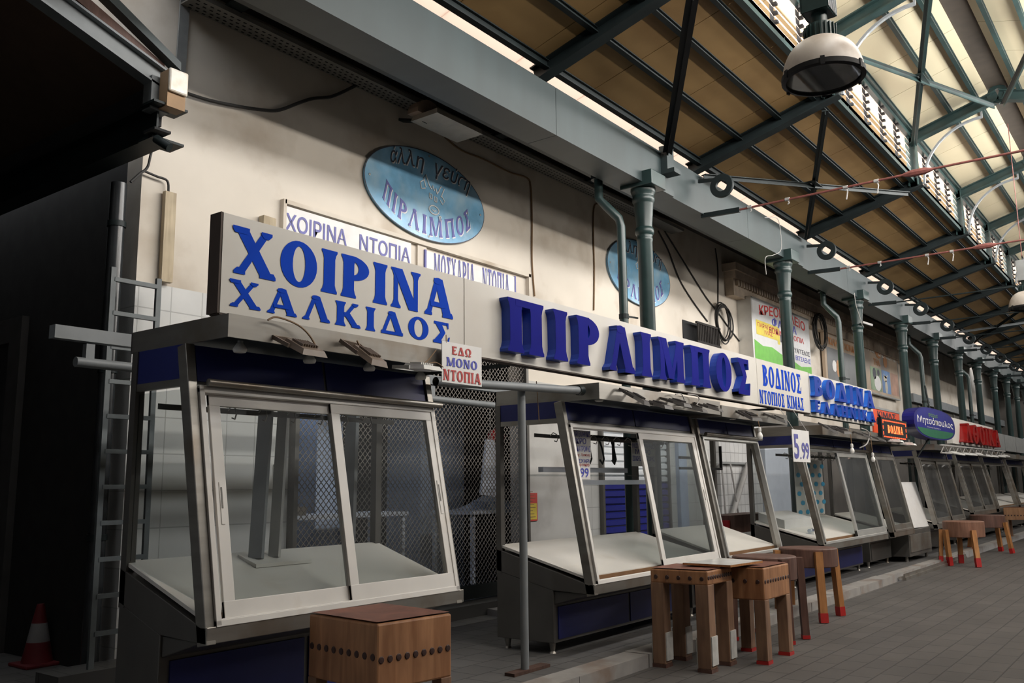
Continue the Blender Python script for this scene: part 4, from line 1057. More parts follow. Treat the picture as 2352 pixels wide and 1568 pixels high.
printcard('price_poster', 'upper white card with blue capitals hung inside the half open stall', 1300, 1356, 985, 1050, 4.80,
          [('ΜΟΣΧΑΡΙ ΕΛΛΗΝΙΚΟ', .03, .97, .76, .96, ink_blue), ('ΜΙΚΡΟ', .15, .80, .50, .72, ink_blue), ('ΖΩΙΚΗΣ ΔΙΑΤΡΟΦΗΣ', .03, .97, .22, .44, ink_blue), ('Νουσουνίδης - Τζιαπάνης', .05, .95, .04, .16, ink_red)])
printcard('price_poster', 'lower white price card with blue figures below the upper card in the stall', 1312, 1355, 1050, 1100, 4.74,
          [('ΜΟΣΧΑΡΙ', .05, .95, .76, .94, ink_blue), ('ΝΤΟΠΙΟ ΜΙΚΡΟ', .05, .95, .60, .72, ink_red), ('5.99', .12, .90, .08, .52, ink_blue)])
printcard('price_poster', 'white card with blue capitals behind the glass of the half open stall', 1450, 1503, 1015, 1070, 4.95,
          [('ΜΟΣΧΑΡΙ ΕΛΛΗΝΙΚΟ', .03, .97, .76, .96, ink_blue), ('ΜΙΚΡΟ', .15, .80, .50, .72, ink_blue), ('ΖΩΙΚΗΣ ΔΙΑΤΡΟΦΗΣ', .03, .97, .22, .44, ink_blue)])
a = P(1212, 1132, y=7.2); b = P(1236, 1132, y=7.2); z0 = P(1212, 1197, y=7.2).z
t = thing('notice_poster', 'small red and yellow notice on the white wall behind the grey pole', 'poster', a)
MB().box((a.x, 7.215, z0), (b.x, 7.225, a.z)).build('red_sheet', mat('notice_red', (.50, .05, .04), .6), t)
MB().box((a.x + .02, 7.212, z0 + .02), (b.x - .02, 7.215, a.z - .14)).build('yellow_field', mat('notice_yellow', (.60, .45, .06), .6), t)
mb = MB()
for k in range(9): mb.box((a.x + .05, 7.2105, z0 + .05 + k * .042), (b.x - .05 - .03 * (k % 3), 7.212, z0 + .058 + k * .042))
mb.build('text_lines', cable_brown, t)
a = P(637, 1066, y=7.2); z0 = P(637, 1106, y=7.2).z
t = thing('card_sticker', 'strip of small payment card stickers on the tiled wall seen through the near window', 'sticker', a)
MB().box((a.x - .01, 7.24, z0), (a.x + .09, 7.248, a.z)).build('strip', paint_white, t)
for k, m in enumerate((mat('stick_gold', (.6, .25, .04), .5), mat('stick_red', (.45, .06, .08), .5), mat('stick_navy', (.05, .08, .3), .5))): MB().box((a.x, 7.236, a.z - .12 - k * .085), (a.x + .08, 7.24, a.z - .06 - k * .085)).build('sticker_logo', m, t)

# butcher board with meadow
BY = 6.95
a = P(1724, 682, y=BY); b = P(1853, 682, y=BY); z0 = a.z - 1.55; W_ = b.x - a.x; H_ = a.z - z0
t = thing('butcher_board', 'white butcher board with red and blue words over a green meadow, behind the column', 'sign', (a.x, BY, z0))
MB().box((a.x, BY, z0), (b.x, 7.25, a.z)).build('light_box', mat('board_grey', (.52, .52, .52), .35, var=.05), t)
MB().box((a.x - .03, BY - .01, z0), (a.x + .04, 7.25, a.z + .02)).box((a.x, BY - .01, a.z), (b.x, 7.25, a.z + .03)).build('metal_edge', alu_raw, t)
pu = lambda u, v, d=.003: (a.x + W_ * u, BY - d, z0 + H_ * v)
MB().add([pu(0.02, 0), pu(1, 0), pu(1, .28), pu(.8, .24), pu(.62, .31), pu(.45, .34), pu(.3, .40), pu(.15, .38), pu(.02, .44)], [list(range(9))]).build('meadow', mat('meadow', (.13, .42, .05), .5), t)
MB().add([pu(.06, .52), pu(.40, .52), pu(.40, .47), pu(.44, .47), pu(.44, .72), pu(.06, .72)], [list(range(6))]).build('banner', mat('banner_yellow', (.62, .50, .05), .5), t)
def arch(u0, u1, v0, hgt, rise): return lambda u, v: pu(u0 + (u1 - u0) * u, v0 + rise * math.sin(pi * u) + hgt * v, .005)
sans_text(t, 'ΚΡΕΟΠΩΛΕΙΟ', 0, 1, 0, 1, 0, ink_red, .02, fn=arch(.12, .92, .80, .14, .06)); sans_text(t, 'ΦΑΡΜΑ', 0, 1, 0, 1, 0, ink_blue, .02, fn=arch(.32, .75, .70, .13, 0))
sans_text(t, 'ΒΟΔΙΝΑ ΝΤΟΠΙΑ', 0, 1, 0, 1, 0, ink_red, .02, fn=arch(.26, .88, .60, .08, 0)); sans_text(t, 'ΠΑΡΑΓΩΓΗΣ', 0, 1, 0, 1, 0, ink_red, .01, fn=arch(.08, .42, .63, .06, 0)); sans_text(t, 'ΜΑΣ', 0, 1, 0, 1, 0, ink_red, .01, fn=arch(.19, .32, .55, .06, 0))
sans_text(t, 'ΕΥΑΓΓΕΛΟΣ', 0, 1, 0, 1, 0, ink_black, .01, fn=arch(.66, .98, .43, .07, 0)); sans_text(t, 'Ι. ΒΙΤΣΑΞΗΣ', 0, 1, 0, 1, 0, ink_blue, .01, fn=arch(.66, .99, .32, .07, 0))
mb = MB().use(paint_white); mb.add([pu(.46, .40, .004), pu(.60, .38, .004), pu(.60, .60, .004), pu(.50, .60, .004)], [(0, 1, 2, 3)]); mb.use(ink_black)
for q in (((.45, .62), (.52, .64), (.50, .50), (.45, .52)), ((.47, .40), (.50, .40), (.50, .28), (.48, .28)), ((.57, .40), (.60, .40), (.60, .27), (.58, .27)), ((.53, .58), (.58, .58), (.57, .47), (.54, .48))): mb.add([pu(*p, .005) for p in q], [(0, 1, 2, 3)])
mb.build('cow_picture', None, t)

# wide meat poster
BY2 = 7.12
a = P(1887, 702, y=BY2); b = P(2056, 782, y=BY2); z1 = a.z; z0 = P(2056, 914, y=BY2).z; W2 = b.x - a.x; H2 = z1 - z0
t = thing('meat_poster', 'wide dark poster with animal pictures and big pale letters, behind two columns', 'poster', (a.x, BY2, z0))
MB().box((a.x, BY2, z0), (b.x, 7.2, z1)).build('poster_sheet', mat('poster_brown', (.44, .34, .25), .6, var=.25, scale=.7, dirt=(.22, .20, .19), dscale=.6), t)
MB().box((a.x - .04, BY2 - .01, z0 - .04), (b.x + .04, 7.2, z0)).box((b.x, BY2 - .01, z0), (b.x + .04, 7.2, z1)).build('poster_frame', galv, t)
pq = lambda u, v, d=.003: (a.x + W2 * u, BY2 - d, z0 + H2 * v)
def pic(u0, u1, v0, v1, m, nm='picture'): return MB().add([pq(u0, v0), pq(u1, v0), pq(u1, v1), pq(u0, v1)], [(0, 1, 2, 3)]).build(nm, m, t)
pic(.02, .43, .02, .46, mat('pic_dark', (.15, .155, .16), .5, var=.3, scale=1))
pic(.56, .72, .04, .40, mat('pic_green', (.20, .28, .17), .5, var=.4, scale=2)); pic(.73, .86, .04, .40, mat('pic_blue', (.10, .20, .40), .5, var=.35, scale=1.5)); pic(.87, .99, .04, .40, mat('pic_flesh', (.36, .20, .14), .5, var=.35, scale=2))
for nm, m, L in (('cow_picture', paint_white, [_ell(.66, .16, .05, .12, 14), _ell(.10, .22, .025, .08, 14)]), ('cow_head', ink_black, [_ell(.62, .30, .025, .09, 12), _ell(.68, .33, .02, .05, 10)]),
                 ('goat_picture', mat('pic_pale', (.5, .46, .38), .6), [_ell(.79, .14, .02, .11, 12), _ell(.78, .27, .03, .05, 10), [(.75, .35), (.78, .28), (.80, .28), (.83, .35), (.79, .31)]]),
                 ('flesh_picture', mat('pic_orange', (.45, .21, .09), .6), [_ell(.70, .76, .06, .20, 16), _ell(.80, .55, .03, .10, 12), _ell(.14, .20, .02, .12, 10)])):
    mb = MB()
    for q in L: mb.add([pq(u, v, .006) for u, v in q], [list(range(len(q)))])
    mb.build(nm, m, t)
def pt(u0, u1, v0, v1): return lambda u, v: pq(u0 + (u1 - u0) * u, v0 + (v1 - v0) * v, .008)
for s, bx, m in (('ΣΤΑ', (.04, .24, .70, .92), paint_white), ('Θ', (.32, .40, .68, .92), paint_white), ('ΗΣ', (.55, .64, .62, .90), board_white), ('ΠΩΛΗΣΗ: ΧΟΝΔΡΙΚΗ', (.03, .45, .50, .60), mat('ink_orange', (.50, .22, .08), .6)),
                 ('ΕΛΕΥΘΕΡΗΣ', (.70, .97, .60, .72), board_white), ('ΤΗΛ.', (.62, .72, .44, .54), mat('ink_orange', (.5, .22, .08), .6))):
    sans_text(t, s, 0, 1, 0, 1, 0, m, .03, fn=pt(*bx))

# orange card, glowing sign, round blue sign, red letters
a = P(2004, 937, y=4.75); b = P(2064, 937, y=4.75); z0 = P(2010, 982, y=4.75).z
t = thing('orange_sign', 'orange red sign with black words behind the glowing sign', 'sign', (a.x, 4.75, z0))
MB().box((a.x, 4.75, z0 - .1), (b.x, 4.78, a.z)).build('board', plastic_orange, t); MB().box((a.x, 4.74, a.z), (b.x, 4.78, a.z + .04)).build('metal_edge', galv, t)
MB().box((a.x + .3, 4.785, 2.40), (a.x + .34, 4.80, a.z)).build('stand', galv, t)
hh = a.z - z0
sans_text(t, 'ΚΙΜΑΣ', a.x + .3, b.x - .3, z0 + hh * .62, z0 + hh * .92, 4.746, ink_black, .02); sans_text(t, 'Βο.Σινός', a.x + .2, b.x - .2, z0 + hh * .15, z0 + hh * .50, 4.746, ink_black, .02)
LY = 4.20
a = P(2026, 967, y=LY); b = P(2080, 967, y=LY); zt_ = P(2050, 966, y=LY).z; zb_ = P(2050, 1007, y=LY).z
t = thing('glowing_sign', 'black sign glowing with red light dots above the plastic fronted stall', 'sign', (a.x, LY, zb_))
MB().box((a.x - .05, LY, zb_ - .03), (b.x + .08, LY + .065, zt_ + .03)).build('sign_case', black, t)
led = mat('led_red', (1.0, .06, .015), .5, var=0, emit=2.6); led2 = mat('led_orange', (1.0, .12, .03), .5, var=0, emit=3.0)
L, W = text_polys('ΒΟΔΙΝΑ', .26, .14); mb = MB()
for ch, q in L: put_polys(mb, q, lambda u, v, d: (a.x + .32 + (b.x - a.x - .60) * u / W, LY - .004, zb_ + .09 + (zt_ - zb_ - .18) * v), 0)
mb.build('light_letters', led2, t)
mb = MB(); n = 11
for k in range(n):
    xx = a.x + .04 + (b.x - a.x - .1) * k / n
    for z in (zb_ + .01, zt_ - .03): mb.box((xx, LY - .004, z), (xx + .10, LY - .001, z + .02))
for k in range(3):
    for xx in (a.x + .02, b.x - .05): mb.box((xx, LY - .004, zb_ + .05 + k * .1), (xx + .035, LY - .001, zb_ + .11 + k * .1))
mb.build('light_border', led, t)
OY = 4.15
c = P(2150, 974, y=OY); wx = (P(2198, 974, y=OY).x - P(2108, 974, y=OY).x) / 2; hz = (P(2150, 941, y=OY).z - P(2150, 1010, y=OY).z) / 2
t = thing('oval_light_sign', 'deep blue oval light box with white words above dark stalls', 'sign', c)
def sup(rx_, rz, n=40): return [(c.x + rx_ * math.copysign(abs(math.cos(q)) ** .75, math.cos(q)), c.z + rz * math.copysign(abs(math.sin(q)) ** .75, math.sin(q))) for q in [2 * pi * i / n for i in range(n)]]
MB().prism(sup(wx, hz), 'y', OY, OY + .22).build('light_box', mat('oval_navy', (.014, .014, .15), .3), t)
MB().add([(p[0], OY - .002, p[1]) for p in sup(wx * .93, hz * .92)], [list(range(40))]).build('face_sheet', mat('oval_face', (.018, .022, .20), .3), t)
MB().add([(p[0], OY - .004, p[1]) for p in sup(wx * .93, hz * .92) if p[1] < c.z - hz * .35], [list(range(len([1 for p in sup(wx * .93, hz * .92) if p[1] < c.z - hz * .35])))]).build('green_hill', mat('hill_green', (.015, .12, .06), .4), t)
sans_text(t, 'φάρμα', c.x - wx * .35, c.x + wx * .1, c.z + hz * .35, c.z + hz * .7, OY - .005, mat('ink_green', (.12, .25, .08), .5))
sans_text(t, 'Μητσόπουλος', c.x - wx * .86, c.x + wx * .88, c.z - hz * .2, c.z + hz * .36, OY - .005, paint_white, .01)
sans_text(t, 'Πιστεύουμε στη Θάλασσα', c.x - wx * .45, c.x + wx * .2, c.z - hz * .33, c.z - hz * .24, OY - .005, paint_white)
MB().tube([(c.x, OY + .1, c.z + hz), (c.x, OY + .15, c.z + hz + .5)], .02, 6).tube([(c.x - .3, OY + .1, c.z - hz), (c.x - .5, OY + .3, c.z - hz - .35)], .02, 6).build('hanger', dark_steel, t)
RY = 4.35
a = P(2204, 963, y=RY); b = P(2279, 975, y=RY); z1 = a.z; z0 = P(2204, 1020, y=RY).z
t = thing('red_letter_sign', 'pale sign with raised shiny red letters further down the row', 'sign', (a.x, RY, z0))
MB().box((a.x - 1.0, RY, z0), (b.x, RY + .12, z1)).build('sign_box', board_white, t)
raised(t, 'ΛΘΟΙΚΑ', a.x - .3, b.x - .05, z0 + .05, z1 - .10, RY, .16, mat('gloss_red', (.36, .012, .012), .15), mat('gloss_red_side', (.26, .012, .012), .15), .26, .12)
MB().box((a.x + .4, RY + .02, 2.37), (a.x + .5, RY + .06, z0)).build('sign_foot', galv, t)
t = thing('shutter_box', 'row of grey metal housing above the furthest stalls', 'housing', (30, 4.4, 2.8))
for k in range(3): MB().box((b.x + .1 + k * 2.1, 4.40, z0 + .02), (b.x + 2.1 + k * 2.1, 4.75, z1 - .1)).build('housing_panel', galv, t)
tag(MB().box((b.x + 6.6, 4.3, z0 + .03), (b.x + 9.0, 4.5, z1 - .05)).build('light_box', pale_blue), 'pale blue white box sign at the far right edge', 'sign')

# cornice and barred vent, dark shop fronts further on
mb = MB(); a = P(1690, 612, y=6.95); zc = a.z
mb.box((a.x, 6.95, zc - .05), (30.5, 7.25, zc + .10)); mb.box((a.x + .08, 7.0, zc - .2), (30.4, 7.25, zc - .05)); mb.box((a.x + .1, 7.06, zc - .55), (30.4, 7.25, zc - .2))
x = a.x + .2
while x < 26: mb.box((x, 7.0, zc - .34), (x + .07, 7.07, zc - .22)); x += .14
struct(mb.build('trim_9', mat('cornice', (.58, .48, .38), .9, var=.15, dirt=(.30, .23, .17), dscale=1.2)))
a = P(1572, 733, y=7.2); b = P(1640, 758, y=7.2)
t = thing('barred_vent', 'black barred vent opening in the wall beside the cable coil', 'vent', (a.x, 7.2, 4.2))
MB().box((a.x, 7.235, a.z - .75), (b.x, 7.248, a.z)).build('opening', black, t)
mb = MB()
for k in range(14):
    x = a.x + .35 + (b.x - a.x - .35) * k / 13; mb.box((x, 7.10, a.z - .75), (x + .03, 7.12, a.z - .02))
for z in (a.z - .04, a.z - .40): mb.box((a.x + .3, 7.09, z), (b.x + .06, 7.13, z + .04))
mb.build('bars', mat('bar_brown', (.018, .014, .012), .8), t)
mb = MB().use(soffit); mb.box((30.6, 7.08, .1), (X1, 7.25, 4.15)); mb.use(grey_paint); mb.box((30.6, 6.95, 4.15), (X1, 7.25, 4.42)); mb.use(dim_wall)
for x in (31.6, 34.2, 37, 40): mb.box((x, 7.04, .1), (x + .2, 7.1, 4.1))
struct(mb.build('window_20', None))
# ================================================================ butcher blocks
def block(label, cx, cy, rot, w_, d_, h, hb, lw, npx, npy, zp, body=None, foot=None, cladding=False, inset=0.0, legm=None, foot_h=.03, z=0):
    body = body or wood_block; legm = legm or wood_leg
    t = thing('butcher_block', label, 'butcher block', (cx, cy, z), 'wooden butcher blocks in front of the stalls'); t.rotation_euler = (0, 0, rot)
    mb = MB().use(body).box((-w_ / 2, -d_ / 2, h - hb), (w_ / 2, d_ / 2, h - .012))
    mb.build('block_body', None, t, bevel=.012, local=True)
    # worn top, dished
    n = 8; vs, fs = [], []
    for i in range(n + 1):
        for j in range(n + 1):
            u, v = i / n * 2 - 1, j / n * 2 - 1; vs.append((u * (w_ / 2 - .008), v * (d_ / 2 - .008), h - .003 - .006 * (1 - u * u) * (1 - v * v)))
    for i in range(n):
        for j in range(n): q = i * (n + 1) + j; fs.append([q, q + n + 1, q + n + 2, q + 1])
    MB().add(vs, fs).build('worn_top', wood_top, t, True, local=True)
    for sx in (-1, 1):
        for sy in (-1, 1):
            ax, ay = sx * (w_ / 2 - inset), sy * (d_ / 2 - inset); bx, by = ax - sx * lw, ay - sy * lw
            x0, x1 = sorted((ax, bx)); y0, y1 = sorted((ay, by))
            lg = MB().hexa([(x0, y0, foot_h), (x1, y0, foot_h), (x1, y1, foot_h), (x0, y1, foot_h)], [(x0, y0, h - hb + .004), (x1, y0, h - hb + .004), (x1, y1, h - hb + .004), (x0, y1, h - hb + .004)]).build('leg', legm, t, bevel=.005, local=True)
            MB().box((x0 - .004, y0 - .004, 0), (x1 + .004, y1 + .004, foot_h)).build('foot_cap', foot or red_paint, lg, local=True)
            if cladding:
                MB().box((x0 + .01, y0 - .012, .06), (x1 + .004, y0, .30)).build('white_cladding', chalk, lg, local=True); MB().box((x0 + .01, y1, .06), (x1, y1 + .012, .28)).build('white_cladding', chalk, lg, local=True)
    pr = MB().lathe([(.0, -.006), (.016, -.005), (.020, 0)], (0, 0, 0), 10, 'y').build('peg', peg, t, True, local=True)
    first = True
    for side, n_, ln_, off in (('x', npx, w_, -d_ / 2), ('y', npy, d_, -w_ / 2)):
        for k in range(n_):
            q = (-ln_ / 2) + ln_ * (k + .5) / n_
            o = pr if first else pr.copy()
            if not first: COL.objects.link(o); o.parent = t
            first = False
            if side == 'x': o.location = (q, off, zp[0]); o.rotation_euler = (0, 0, 0)
            else: o.location = (off, q, zp[1]); o.rotation_euler = (0, 0, -pi / 2)
    return t


HB = .90
q = [P(712, 1404, z=HB), P(865, 1428, z=HB), P(1036, 1403, z=HB)]
w1 = (q[2] - q[1]).length; d1 = (q[0] - q[1]).length
ctr = (q[0] + q[2]) / 2; rot1 = math.atan2(q[2].y - q[1].y, q[2].x - q[1].x)
block('big square butcher block with a row of dark pegs before the near stall', ctr.x, ctr.y, rot1, w1, d1, HB, .36, .08, 9, 9, (.70, .715), foot=wood_dark)
print('BLOCK1', w1, d1, ctr, rot1)
block('square butcher block with white clad legs, nearest the kerb', 7.66, 3.76, 0, .52, .56, .865, .135, .125, 11, 5, (.795, .785), foot=wood_dark, cladding=True)
block('square butcher block with a deep body and red feet, beside the white clad one', 8.34, 3.46, 0, .64, .48, .855, .30, .105, 10, 4, (.72, .72), foot=red_paint)


def round_block(label, cx, cy, r, h, hb, legs, drum=None, legm=None, red=.14, leg_top=None):
    t = thing('round_butcher_block', label, 'butcher block', (cx, cy, 0), 'round butcher blocks in front of the stalls')
    MB().lathe([(0, h - hb), (r - .01, h - hb), (r, h - hb + .01), (r, h - .012), (r - .012, h), (0, h - .008)], (cx, cy, 0), 36).build('drum', drum or wood_dark, t, True)
    lt = leg_top or h - .02
    for lgd in legs:
        if isinstance(lgd, Vector): a = math.atan2(lgd.y - cy, lgd.x - cx); spread = (lgd - Vector((cx, cy, 0))).length - r - .035
        else: a, spread = lgd
        dx, dy = math.cos(a), math.sin(a); R0 = r + .035; R1 = r + .035 + spread
        A, B = Vector((cx + dx * R0, cy + dy * R0, lt)), Vector((cx + dx * R1, cy + dy * R1, 0))
        lg = MB().bar(B.lerp(A, red * .8), A, .085, .07, (dx, dy, 0)).build('leg', legm or wood_orange, t)
        MB().bar(B + Vector((0, 0, .005)), B.lerp(A, red), .092, .078, (dx, dy, 0)).build('red_foot', red_paint, lg)
    return t


round_block('round dark butcher block tucked behind the two square ones', 9.35, 3.74, .33, .85, .24, [(-1.0, .02), (-2.2, .02), (.6, .02), (2.4, .02)], legm=wood_dark, red=.05)
f1, f2 = P(1888, 1433, z=0), P(1933, 1412, z=0)
cx_, cy_ = (f1.x + f2.x) / 2, (f1.y + f2.y) / 2 + .30
round_block('round dark butcher block with two tall orange legs ending in red feet', cx_, cy_ - .06, .34, .83, .22, [(math.atan2(f1.y - cy_, f1.x - cx_), .05), (math.atan2(f2.y - cy_, f2.x - cx_), .05), (2.2, .02), (1.0, .02)], leg_top=.80)
f1, f2 = P(2183, 1299, z=0), P(2248, 1303, z=0)
c = (f1 + f2) / 2 + Vector((.34, .02, 0))
print('FAR', f1, f2)
round_block('round butcher block standing alone on the open floor with red painted feet', c.x, c.y, .37, .84, .30, [f1, f2, (.4, .05), (1.9, .05)], drum=mat_wood('drum_wood', (.20, .09, .055), (.34, .17, .11), .6, 3), red=.25, leg_top=.68)
f1 = P(2286, 1270, z=0)
round_block('second round butcher block further off, close to the dark stalls', f1.x + .2, f1.y + .13, .36, .84, .28, [(-1.9, .1), (-.3, .1), (2.6, .1), (1.2, .1)], red=.16, leg_top=.68)
f1 = P(2345, 1243, z=0)
block('square butcher block furthest down the row, one line of pegs', f1.x + .3, f1.y + .05, 0, .60, .6, .9, .34, .1, 8, 8, (.68, .68), body=mat_wood('block_wood_far', (.38, .19, .09), (.55, .30, .16), .6, 3), foot=wood_orange)

q = [P(1568, 1296, z=.872), P(1656, 1285, z=.872), P(1752, 1291, z=.872), P(1678, 1302, z=.872)]
cm = (q[0] + q[1] + q[2] + q[3]) / 4
t = thing('cutting_board', 'white cutting board with an orange edge lying across the blocks', 'cutting board', cm)
MB().use(wood_orange).hexa([p + Vector((0, 0, -.003)) for p in q], [p + Vector((0, 0, .016)) for p in q]).build('board', None, t)
MB().use(mat('melamine', (.70, .70, .68), .2)).add([p + Vector((0, 0, .0165)) for p in q], [(0, 1, 2, 3)]).build('white_surface', None, t)

# loose marble slab and threshold in the gap
sl_ = [P(1066, 1384, z=.2), P(1112, 1378, z=.2), P(1121, 1405, z=.2), P(1090, 1400, z=.2)]
tag(MB().hexa([(8.5, 6.55, .1), (9.4, 6.45, .1), (9.5, 6.75, .1), (8.6, 6.9, .1)], [(8.5, 6.55, .17), (9.4, 6.45, .17), (9.5, 6.75, .17), (8.6, 6.9, .17)]).build('loose_slab', marble), 'loose stone slab lying on the tiles in front of the grille', 'slab')
# aluminium floor channel past the fourth stall
a, b = P(2035, 1330, z=.03), P(2150, 1290, z=.03)
t = thing('floor_channel', 'long metal channel lying on the floor past the kerb end', 'channel', a)
MB().box((16.0, 3.98, .0), (21.0, 4.10, .05)).box((16.0, 4.0, .05), (21.0, 4.02, .10)).build('channel', stainless, t)

# ================================================================ floodlights and bulbs under the canopies
def flood_proto(hm, lens_m):
    t = thing('canopy_floodlight', 'x', 'floodlight', (0, 0, 0), 'small floodlights clamped to the canopies')
    mb = MB().use(hm).hexa([(-.12, -.16, -.012), (.12, -.16, -.012), (.12, .10, -.012), (-.12, .10, -.012)], [(-.10, -.13, .025), (.10, -.13, .025), (.10, .08, .035), (-.10, .08, .035)])
    for k in range(7): mb.box((-.075 + k * .023, -.08, .03), (-.067 + k * .023, .05, .048))
    mb.build('housing', None, t, local=True)
    MB().box((-.10, -.14, -.016), (.10, .08, -.012)).build('lens', lens_m, t, local=True)
    MB().bar((-.13, .0, .0), (-.13, .20, .0), .015, .03).bar((.13, .0, .0), (.13, .20, .0), .015, .03).bar((-.13, .195, .0), (.13, .195, .0), .02, .03).build('bracket', hm, t, local=True)
    return t


lens_g = mat('lens_grey', (.40, .41, .42), .2); body_g = mat('flood_grey', (.055, .05, .046), .5); body_w = mat('flood_white', (.62, .62, .60), .5)
fp = flood_proto(body_g, lens_g); fw_ = flood_proto(body_w, mat('lens_white', (.75, .75, .75), .3)); used = {}
ft = flood_proto(mat('flood_tan_dark', (.17, .13, .10), .5), lens_g)
def flood(px, py, label, white=False, y=4.13, tilt=.45, yaw=0., s=1.0):
    pr = fw_ if white else ft if px < 900 else fp; c = P(px, py, y=y)
    if pr.name not in used: used[pr.name] = 1; o = pr; o.location = c; o['label'] = label
    else: o = dup(pr, c, label)
    o.rotation_euler = (tilt, 0, yaw); o.scale = (s * .8,) * 3; return o


for px_, py_, lab in ((695, 798, 'first small floodlight on the near canopy, loop of brown cable on it'), (842, 815, 'second small floodlight on the near canopy, between two lamp bulbs'),
                      (1462, 914, 'first floodlight from the pole on the canopy below the navy letters'), (1512, 930, 'second floodlight from the pole on the canopy below the navy letters'), (1556, 925, 'middle grey floodlight of the five below the navy letters'),
                      (1595, 938, 'fourth floodlight from the pole on the canopy below the navy letters'), (1632, 936, 'floodlight at the far end of the canopy below the navy letters'),
                      (1722, 955, 'floodlight above the hanging bulb with the brown wire'), (1785, 962, 'single floodlight just before the price card'), (1905, 985, 'first floodlight below the light blue letters'), (1932, 988, 'second floodlight below the light blue letters'),
                      (1985, 1000, 'third floodlight below the light blue letters, by the white cable'), (2018, 1008, 'floodlight at the canopy end below the glowing sign')):
    flood(px_, py_, lab, yaw=random.uniform(-.3, .3), tilt=random.uniform(.3, .6))
flood(965, 846, 'white ribbed floodlight next to the hanging card with red words', True, tilt=.1)
flood(2056, 1013, 'white lit panel light below the glowing sign, nearer one', True, tilt=.1); flood(2086, 1020, 'white lit panel light below the glowing sign, further one', True, tilt=.1)
t = thing('light_rail', 'pale openwork rail carrying white panel lights over the dark stalls', 'rail', (24, 4.1, 2.5))
A, B = P(2160, 1021, y=4.15), P(2308, 1036, y=4.15)
MB().bar(A, B, .03, .03).bar(A + Vector((0, 0, -.16)), B + Vector((0, 0, -.16)), .03, .03).build('rail', cable_white, t)
mb = MB(); n = 22
for k in range(n): a = A.lerp(B, k / n); b = A.lerp(B, (k + 1) / n) + Vector((0, 0, -.16)); mb.bar(a, b, .015, .015) if k % 2 else mb.bar(a + Vector((0, 0, -.16)), b + Vector((0, 0, .16)), .015, .015)
mb.build('lattice', cable_white, t)
for k, (px_, py_) in enumerate(((2190, 1040), (2203, 1043), (2219, 1043), (2232, 1044), (2246, 1043), (2268, 1047), (2281, 1048), (2298, 1048), (2308, 1047))):
    o = flood(px_, py_, f'white panel light under the openwork rail, {["first", "second", "third", "fourth", "fifth", "sixth", "seventh", "eighth", "last"][k]} along it', True, tilt=.15, yaw=.2); o['group'] = 'white panel lights on the openwork rail'

def bulb_mesh(t, c, socket):
    MB().lathe([(0, c.z - .075), (.02, c.z - .072), (.033, c.z - .05), (.035, c.z - .03), (.028, c.z - .005), (.016, c.z + .015), (.014, c.z + .02)], (c.x, c.y, 0), 16).build('glass_bulb', bulb_white, t, True)
    MB().lathe([(.02, c.z + .02), (.022, c.z + .03), (.02, c.z + .07), (.008, c.z + .078)], (c.x, c.y, 0), 14).build('socket', socket, t, True)
for px_, py_, lab, pz in ((1745, 995, 'bare bulb hanging on a brown wire in front of the narrow stall', 962), (1957, 1030, 'bare bulb hanging below the light blue letters', 990), (2005, 1050, 'bare bulb hanging lowest, at the corner of the stall with blue ovals', 1005)):
    c = P(px_, py_, y=4.16); t = thing('hanging_bulb', lab, 'light bulb', c, 'bare bulbs hanging on wires')
    bulb_mesh(t, c, bulb_white); e_ = P(px_ - 6, pz - 12, y=4.272)
    MB().tube([c + Vector((0, 0, .075)), c + Vector((0, .01, (e_.z - c.z) * .6)), e_], .005, 6).build('wire', cable_brown, t)
for px_, py_, lab in ((551, 803, 'first reflector bulb under the near canopy, at the ladder end'), (711, 828, 'second reflector bulb under the near canopy, below a floodlight'), (848, 846, 'third reflector bulb under the near canopy'), (966, 866, 'last reflector bulb under the near canopy, beside the hanging card'),
                      (1376, 918, 'reflector bulb at the pole end of the second canopy'), (1683, 960, 'reflector bulb under the canopy of the narrow stall')):
    c = P(px_, py_, y=4.42); t = thing('reflector_bulb', lab, 'light bulb', c, 'reflector bulbs under the canopies')
    MB().lathe([(0, c.z - .02), (.035, c.z - .016), (.042, c.z - .002), (.04, c.z + .008), (.022, c.z + .035), (.018, c.z + .04)], (c.x, c.y, 0), 18).build('bulb', bulb_white, t, True)
    MB().lathe([(.018, c.z + .04), (.02, c.z + .075)], (c.x, c.y, 0), 14).build('socket', galv, t, True)
PC = lambda L, y: [P(a, b, y=y) for a, b in L]
wire('canopy_cable', PC([(615, 735), (632, 728), (660, 735), (690, 750), (712, 772), (728, 800)], 4.22), .006, cable_brown, 'brown cable looping over the near canopy edge to a floodlight')
wire('canopy_cable', PC([(820, 782), (828, 795), (850, 803), (866, 812)], 4.2), .006, cable_brown, 'short brown cable loop at the second floodlight of the near canopy')
wire('canopy_cable', PC([(1002, 803), (985, 825), (970, 838), (1000, 832), (1018, 843)], 4.2), .004, cable_brown, 'tangled wire beside the hanging card with red words')
wire('canopy_cable', PC([(1551, 905), (1565, 905), (1572, 920), (1568, 930)], 4.2), .006, cable_white, 'white cable on the canopy below the navy letters')
wire('canopy_cable', PC([(1580, 905), (1600, 908), (1606, 918), (1600, 930)], 4.2), .006, cable_white, 'second white cable on the canopy below the navy letters')
wire('canopy_cable', PC([(1978, 983), (1993, 990), (1996, 1005), (1990, 1020), (1975, 1028)], 4.2), .010, cable_white, 'white cable looping at the canopy corner below the light blue letters')
wire('canopy_cable', PC([(1232, 875), (1236, 930), (1238, 965)], 4.6), .004, cable_brown, 'thin brown wire dangling beside the grey pole')

